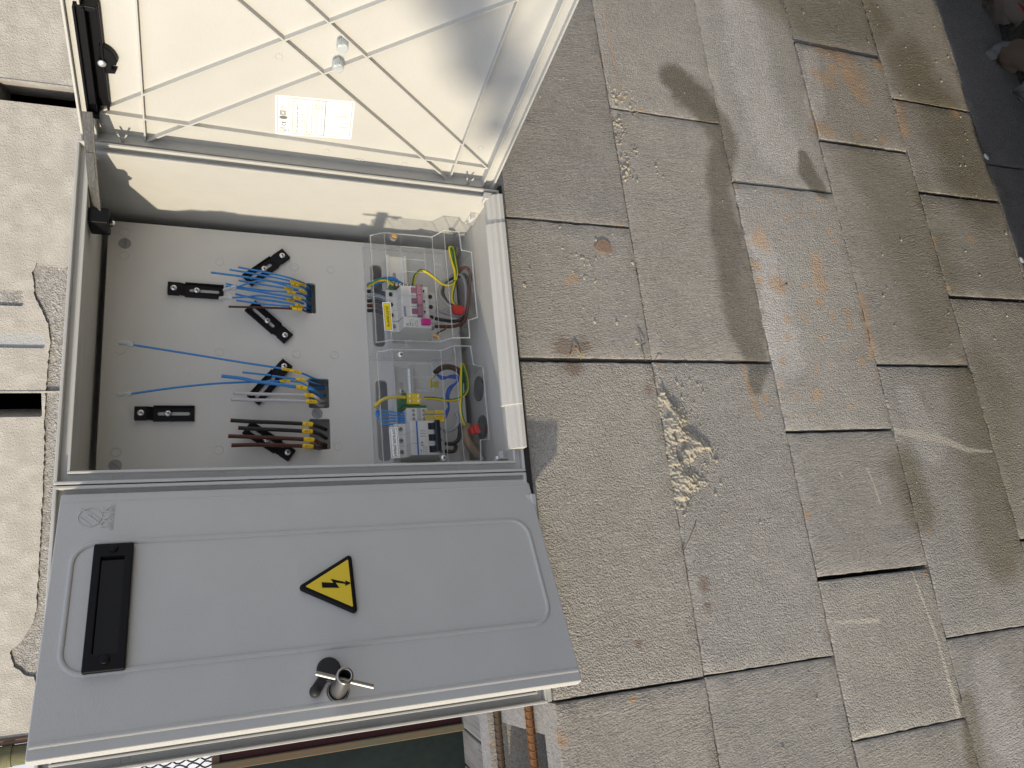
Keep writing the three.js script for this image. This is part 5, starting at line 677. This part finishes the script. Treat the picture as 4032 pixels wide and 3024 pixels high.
// ------------------------------------------------------------------ clear covers
function cover(label, R, L, backs, screws, lab, labelMat, brassy, labelText) {
  const r = R.map(mm), l = L.map(mm), g = cthing('clear_cover', label, 'cover', V((r[0].x + l[0].x) / 2, 0.03, ZP + 0.001), 'clear covers over the live parts');
  const zb = ZP + 0.0012, out = 0.006;
  const back = (p, s, k) => V(p.x + s * (k >= 5 ? 0.0 : out), k === 0 ? p.y + 0.001 : p.y, zb);
  const pos = []; const q = (a, b, c, d) => { for (const v of [a, b, c, a, c, d]) pos.push(v.x, v.y, v.z); };
  const rb = r.map((p, k) => back(p, 1, k)), lb = l.map((p, k) => back(p, -1, k));
  for (let k = 0; k < 4; k++) { q(r[k], l[k], l[k + 1], r[k + 1]); q(r[k + 1], rb[k + 1], rb[k], r[k]); q(l[k], lb[k], lb[k + 1], l[k + 1]); }
  // stepped lower end: shoulders, then the narrower tongue
  q(r[4], V(r[5].x, r[4].y, r[4].z), r[5], r[5].clone()); q(V(r[5].x, r[4].y, r[4].z), V(l[5].x, l[4].y, l[4].z), l[5], r[5]); q(r[5], l[5], l[6], r[6]);
  q(r[4], V(r[5].x, r[4].y, r[4].z), V(r[5].x, r[4].y, zb), rb[4]); q(l[4], lb[4], V(l[5].x, l[4].y, zb), V(l[5].x, l[4].y, l[4].z));
  q(r[5], r[6], V(r[6].x, r[6].y, zb), V(r[5].x, r[5].y, zb)); q(l[5], V(l[5].x, l[5].y, zb), V(l[6].x, l[6].y, zb), l[6]); q(r[6], l[6], V(l[6].x, l[6].y, zb), V(r[6].x, r[6].y, zb));
  q(r[0], rb[0], lb[0], l[0]);
  const geo = new THREE.BufferGeometry(); geo.setAttribute('position', new THREE.Float32BufferAttribute(pos, 3)); geo.setAttribute('uv', new THREE.Float32BufferAttribute(new Float32Array(pos.length / 3 * 2), 2)); geo.computeVertexNormals();
  cpart('shell', geo, clearPl, g);
  const line = (pts, rad) => merge(pts.slice(1).map((p, i) => rod(pts[i], p, rad, 8)).concat(pts.map(p => new THREE.SphereGeometry(rad, 8, 6).translate(p.x, p.y, p.z))));
  cpart('front_edge', merge([line(r, 0.0011), line(l, 0.0011), line([r[0], l[0]], 0.0011), line([r[6], l[6]], 0.0011)]), clearEdge, g);
  cpart('crease', merge([line([r[2], l[2]], 0.0006), line([r[3], l[3]], 0.0006), line([r[1], l[1]], 0.0005)]), clearEdge, g);
  cpart('flange', merge([line([rb[4], rb[3], rb[2], rb[1], rb[0], lb[0], lb[1], lb[2], lb[3], lb[4]], 0.0007)]), clearEdge, g);
  // grid of fine moulded lines over the spare poles
  const xm = r[1].x - 0.03, gl = []; for (const [a, b] of [[0.078, 0.03], [0.056, 0.03], [0.034, 0.03]]) gl.push(rod(V(r[1].x - 0.1 + a, 0.148, -0.0848), V(r[1].x - 0.1 + a, 0.108, -0.0848), 0.0004, 6)); gl.push(rod(V(r[1].x - 0.022, 0.148, -0.0848), V(r[1].x - 0.066, 0.148, -0.0848), 0.0003, 6), rod(V(r[1].x - 0.022, 0.108, -0.0848), V(r[1].x - 0.066, 0.108, -0.0848), 0.0004, 6)); cpart('moulded_lines', merge(gl), clearEdge, g);
  for (const [x, y] of screws) { // fixing screws through a short clear boss
    const z = -0.0845; cpart('screw_boss', new THREE.CylinderGeometry(0.0052, 0.006, 0.006, 18, 1, true).rotateX(Math.PI / 2).translate(x, y, z - 0.003), clearEdge, g);
    if (brassy) { const sh = new THREE.Shape(); sh.absarc(0, 0, 0.0046, 0, 6.2832); const sl = new THREE.Path(); sl.moveTo(-0.0042, -0.0006); sl.lineTo(0.0042, -0.0006); sl.lineTo(0.0042, 0.0006); sl.lineTo(-0.0042, 0.0006); sh.holes.push(sl); cpart('screw', merge([ext(sh, 0.0022, 0.0006, 2), new THREE.CylinderGeometry(0.0044, 0.0044, 0.001, 18).rotateX(Math.PI / 2).translate(0, 0, 0.0006)]).rotateZ(1.1).translate(x, y, z), brass, g); }
    else { const o = oOf.get(g); const sc = cpart('screw', philips(0.0049, 0.0026).translate(x, y, z), zinc, g); part('cross_recess', crossGeo(0.0049, 0.0026).rotateZ(0.5).translate(x - o.x, y - o.y, z - o.z), crossMat, sc); }
  }
  const c = lab.map(mm).reduce((a, v) => a.add(v), V(0, 0, 0)).multiplyScalar(0.25); const Wd = 0.0475, Ht = 0.0136;
  const lg = ext(rrect(-Wd / 2, -Ht / 2, Wd / 2, Ht / 2, 0.0012), 0.0007); { const p = lg.attributes.position, u = lg.attributes.uv; for (let i = 0; i < p.count; i++) u.setXY(i, p.getX(i) / Wd + 0.5, p.getY(i) / Ht + 0.5); }
  cpart('name_plate', lg.rotateZ(0.03).translate(c.x, c.y, -0.0838), labelMat, g).userData.label = labelText;
}
const lblDraw = (bg, t) => canvasMat(512, 146, (g, W, Hh) => { g.fillStyle = '#f4f4f4'; g.fillRect(0, 0, W, Hh); g.fillStyle = bg; g.fillRect(16, 16, W - 32, Hh - 32); g.strokeStyle = '#16161c'; g.lineWidth = 5; g.strokeRect(18, 18, W - 36, Hh - 36); g.fillStyle = '#121216'; g.font = 'bold 56px sans-serif'; g.textAlign = 'center'; g.textBaseline = 'middle'; g.fillText(t, W / 2, Hh / 2 + 4, W - 60); }, 0.5);
cover('clear plastic cover over the main breaker with a yellow name plate', DATA.cov1r, DATA.cov1l, DATA.cov1back, [[0.4085, 0.158], [0.2375, 0.0985]], DATA.lab1, lblDraw('#e8d21c', 'HLAVNÍ JISTIČ'), true, 'yellow name plate HLAVNÍ JISTIČ');
cover('clear plastic cover over the blue striped switch with a white name plate', DATA.cov2r, DATA.cov2l, DATA.cov2back, [[0.2045, 0.1575], [0.0385, 0.0985]], DATA.lab2, lblDraw('#f4f4f4', 'VYPÍNAČ INSTALACE'), false, 'white name plate VYPÍNAČ INSTALACE');

// ------------------------------------------------------------------ background: rendered barn, gate, planks
{
  const b = thing('barn', 'old barn wall with pale rough render and narrow upright slits behind the cabinet', 'building', [1, -1.3, -3.5]); b.rotation.y = -24 * Math.PI / 180;
  const bp = (name, geo, m, par = b) => part(name, geo.translate(0, 1.3, 0), m, par);
  const scaleUV = (g, s) => { const p = g.attributes.position, u = g.attributes.uv; for (let i = 0; i < p.count; i++) u.setXY(i, (p.getX(i) + p.getZ(i)) * s, p.getY(i) * s); return g; };
  const renderCol = dataTex(512, 512, (i, j) => { const v = 0.5 * (0.82 + 0.24 * vnoise(i / 50, j / 50, 111, 10) + 0.14 * (vnoise(i / 4, j / 4, 113, 128) - 0.5)); return [v, v * 0.965, v * 0.9].map(toS); }, true);
  const pale = std([1, 1, 1], 0.95, 0, { map: renderCol, bumpMap: stuccoBump, bumpScale: 0.0055 });
  const roughCol = dataTex(512, 512, (i, j) => { const v = 0.33 * (0.6 + 0.5 * vnoise(i / 12, j / 12, 115, 42) + 0.5 * vnoise(i / 3, j / 3, 117, 170)); return [v, v * 0.98, v * 0.96].map(toS); }, true);
  const rough = std([1, 1, 1], 0.97, 0, { map: roughCol, bumpMap: stuccoBump, bumpScale: 0.014 });
  const X0 = -1.93, X1 = 4.2;
  // masonry behind, open at the slits
  const s = new THREE.Shape(); [[X0, -1.3], [X1, -1.3], [X1, 3.4], [X0, 3.4]].forEach(([x, y], i) => i ? s.lineTo(x, y) : s.moveTo(x, y));
  for (const [x0, x1, y0, y1] of [[1.528, 1.632, 0.4, 1.52], [-0.118, 0.02, 1.33, 2.4]]) s.holes.push(rrect(x0, y0, x1, y1, 0.005, THREE.Path));
  bp('masonry', scaleUV(ext(s, 0.3).translate(0, 0, -0.312), 1.7), rough);
  // the room behind the slits
  const inner = std([0.3, 0.28, 0.25], 0.95); bp('room_shell', merge([bx(X0, X1, -1.3, 3.4, -4.4, -4.2), bx(X0, X0 + 0.2, -1.3, 3.4, -4.2, -0.312), bx(X1 - 0.2, X1, -1.3, 3.4, -4.2, -0.312), bx(X0, X1, 3.4, 3.6, -4.4, 0.1), bx(X0, X1, -1.34, -1.3, -4.4, -0.31)]), inner);
  // top coat of render: ragged lower border, a shallow upright recess and a bare strip
  const t = new THREE.Shape(); const jag = (x, y, k) => [x + 0.006 * (hash2(k, 1, 3) - 0.5), y + 0.008 * (hash2(k, 2, 3) - 0.5)];
  const pts = [[X1, 1.05], [2.4, 1.06], [1.5, 1.07], [0.9, 1.1]].concat(DATA.barn.band, [[-1.7, 1.4], [X0, 1.38]]); let k = 0; const dense = [];
  for (let i = 0; i < pts.length - 1; i++) { const n = Math.max(1, Math.ceil(Math.hypot(pts[i + 1][0] - pts[i][0], pts[i + 1][1] - pts[i][1]) / 0.02)); for (let q = 0; q < n; q++) dense.push(jag(pts[i][0] + (pts[i + 1][0] - pts[i][0]) * q / n, pts[i][1] + (pts[i + 1][1] - pts[i][1]) * q / n, k++)); }
  t.moveTo(X1, 3.4); dense.forEach(p => t.lineTo(...p)); t.lineTo(X0, 1.38); t.lineTo(X0, 3.4);
  for (const [x0, x1, y0, y1] of [[1.528, 1.632, 1.09, 1.52], [-0.117, 0.018, 1.345, 2.4], [0.255, 0.331, 1.325, 2.3], [0.477, 0.562, 1.42, 2.2]]) t.holes.push(rrect(x0, y0, x1, y1, 0.012, THREE.Path));
  bp('render_coat', scaleUV(ext(t, 0.016).translate(0, 0, -0.012), 2.0), pale);
  bp('recess_back', scaleUV(bx(0.245, 0.34, 1.32, 2.3, -0.04, -0.0118), 1.6), std([0.42, 0.44, 0.46], 0.95, 0, { bumpMap: stuccoBump, bumpScale: 0.006 }));  // recess shade put into its colour, bluer than the render
  bp('pebble_dash', (() => { const gs = []; for (let i = 0; i < 300; i++) { const g = new THREE.IcosahedronGeometry(rr(0.003, 0.009), 0); gs.push(g.scale(1.2, 1, 0.7).rotateZ(rnd() * 6).translate(rnd() < 0.7 ? rr(-1.6, -0.14) : rr(0.05, 0.7), rr(1.1, 1.3), -0.011)); } return merge(gs); })(), std([0.45, 0.43, 0.4], 0.9)).userData.kind = 'stuff';
  for (const x0 of [1.632, 0.02]) bp('slit_jamb', scaleUV(bx(x0 - 0.006, x0 + 0.004, 1.09, 2.3, -0.3, 0.009), 1.6), pale);
  bp('corner_board', bx(X0 - 0.03, X0 + 0.005, -1.3, 3.4, -0.3, 0.02, 0.004), std([1, 1, 1], 0.85, 0, { map: rustTex([0.2, 0.13, 0.09], [0.08, 0.045, 0.03], 121) }));
  const o = V(-2.02, 0, 0.02).applyAxisAngle(V(0, 1, 0), -24 * Math.PI / 180);
  const pipe = thing('downpipe', 'mossy green brown downpipe on the barn corner', 'pipe', [1 + o.x, -1.3, -3.5 + o.z]);
  const mossy = std([1, 1, 1], 0.75, 0, { map: rustTex([0.13, 0.14, 0.06], [0.2, 0.17, 0.1], 123) });
  part('tube', rod(V(0.012, 0, 0), V(-0.012, 4.6, 0), 0.055, 20), mossy, pipe); part('collar', rod(V(-0.0012, 2.82, 0), V(-0.0018, 2.87, 0), 0.0605, 20), mossy, pipe);
}
{ // green sheet metal gate with rusty upright ribs and a mesh panel on top
  const g = thing('steel_gate', 'dark green sheet steel gate with rusty ribs behind the wall', 'gate', [-0.85, -1.3, -1.8]);
  const green = std([1, 1, 1], 0.5, 0.15, { map: rustTex([0.006, 0.016, 0.015], [0.014, 0.026, 0.022], 131) }), rusty = std([1, 1, 1], 0.75, 0.1, { map: rustTex([0.10, 0.13, 0.09], [0.2, 0.1, 0.05], 133) }), maroon = std([0.06, 0.012, 0.012], 0.7);
  part('sheet', bx(-0.75, 0.27, 0.05, 1.735, -0.006, 0.0), green, g);
  for (const x of [-0.55, -0.25, 0.098]) part('upright_rib', bx(x - 0.012, x + 0.012, 0.05, 1.76, 0.0005, 0.025, 0.003), rusty, g);
  part('painted_strip', bx(0.112, 0.135, 0.9, 1.74, 0.0005, 0.006, 0.001), maroon, g);
  part('top_rail', bx(-0.75, 0.27, 1.735, 1.76, -0.012, 0.014, 0.003), rusty, g);
  for (const x of [-0.74, 0.26]) part('post', bx(x - 0.02, x + 0.02, 0, 2.0, -0.03, -0.008, 0.003), green, g);
  const ws = []; for (let i = 0; i < 44; i++) for (const s of [-1, 1]) { const pts = []; for (let j = 0; j <= 12; j++) pts.push(V(-0.74 + i * 0.023 + s * 0.0105 * Math.sin(j * Math.PI / 2 + 0.4), 1.76 + j * 0.02, s * 0.002)); ws.push(new THREE.TubeGeometry(new THREE.CatmullRomCurve3(pts), 26, 0.0026, 5)); } part('wire_mesh', merge(ws), std([0.03, 0.035, 0.03], 0.6, 0.4), g); part('mesh_rail', bx(-0.75, 0.27, 1.99, 2.01, -0.012, 0.008, 0.002), green, g);
}
{ // stack of weathered boards behind the wall
  const g = thing('plank_stack', 'stack of weathered grey boards on the ground behind the wall', 'planks', [-0.85, -1.3, -1.55]); g.rotation.y = -0.14;
  const wood = [0, 1, 2].map(k => { const t = dataTex(256, 512, (i, j) => { const gr = vnoise(i / 4, j / 90, 141 + k), f = vnoise(i / 1.6, j / 30, 143 + k), big = fbm(i / 60, j / 100, 3, 145 + k); const v = (0.26 + 0.04 * k) * (0.62 + 0.4 * gr + 0.2 * f) * (0.7 + 0.6 * big); return [v, v * 0.95, v * 0.88].map(toS); }, true); return std([1, 1, 1], 0.9, 0, { map: t, bumpMap: t, bumpScale: 0.0015 }); });
  const buv = (geo, ph) => { const p = geo.attributes.position, u = geo.attributes.uv; for (let i = 0; i < p.count; i++) u.setXY(i, (p.getX(i) + p.getY(i)) * 5 + ph, p.getZ(i) * 1.4 + ph); return geo; };
  for (let L = 0; L < 8; L++) { const y = 0.04 + L * 0.116; for (const z of [-0.4, 0.4]) part('bearer', buv(bx(-0.42, 0.42, y - 0.04, y + 0.05, z - 0.04, z + 0.04), L), wood[L % 3], g); for (let k = 0; k < 7; k++) { const x = -0.42 + k * 0.121; part('plank', buv(bx(x, x + 0.113 + rr(-0.003, 0.003), y + 0.051, y + 0.0745 + rr(0, 0.002), -0.75 + rr(-0.03, 0.03), 0.75 + rr(-0.03, 0.03), 0.002), k * 0.37 + L), wood[(k + L) % 3], g); } }
}
// shrub to the left of the photographer: its leaves put the soft patches of shade on the open door
{
  const base = V(-6.7, -1.06, 3.35), g = thing('shrub', 'leafy shrub standing beside the path left of the cabinet', 'shrub', [base.x, base.y, base.z]);
  const bark = std([0.09, 0.07, 0.05], 0.9), leafM = phys([0.06, 0.1, 0.03], { roughness: 0.8, side: THREE.DoubleSide, transmission: 0.2, thickness: 0 });
  part('trunk', tube([V(0, 0, 0), V(0.05, 0.8, -0.02), V(0.02, 1.8, -0.1), V(0, 2.5, -0.3)], 0.03, 30, 8), bark, g);
  const hub = V(0.02, 1.8, -0.1), gs = [], br = [];
  const dirBack = SUN.clone();
  const targets = SHADE().map(([p, r]) => [p.clone().addScaledVector(dirBack, 7.5).sub(base), r]);
  for (const [t, r] of targets) { br.push(tube([hub, hub.clone().lerp(t, 0.5).add(V(0, 0.12, 0)), t], 0.006, 16, 5)); const n = Math.round(r * 1000); for (let i = 0; i < n; i++) { const l = new THREE.CircleGeometry(0.024 + 0.012 * rnd(), 6); l.scale(0.6, 1, 1); l.rotateX(rr(-1.2, 1.2)); l.rotateY(rr(0, 6.3)); const d = V(rr(-1, 1), rr(-1, 1), rr(-1, 1)); if (d.length() > 1) d.normalize(); gs.push(l.translate(t.x + d.x * r, t.y + d.y * r, t.z + d.z * r)); } }
  part('branches', merge(br), bark, g); part('crown', merge(gs), leafM, g);
}
function SHADE() { // where on the open door the shade falls: (along, up) in its frame
  const ph = 1.8035, o = V(0.4795, 0, 0.0073), U = V(-Math.cos(ph), 0, Math.sin(ph)); const f = (u, y) => toWorld(o.clone().addScaledVector(U, u).add(V(0, y, 0)));
  return [[f(0.31, 0.175), 0.04], [f(0.265, 0.145), 0.036], [f(0.215, 0.095), 0.042], [f(0.175, 0.055), 0.032], [f(0.10, 0.03), 0.022]];
}

renderer.setSize(1024, 768);
renderer.render(scene, camera);
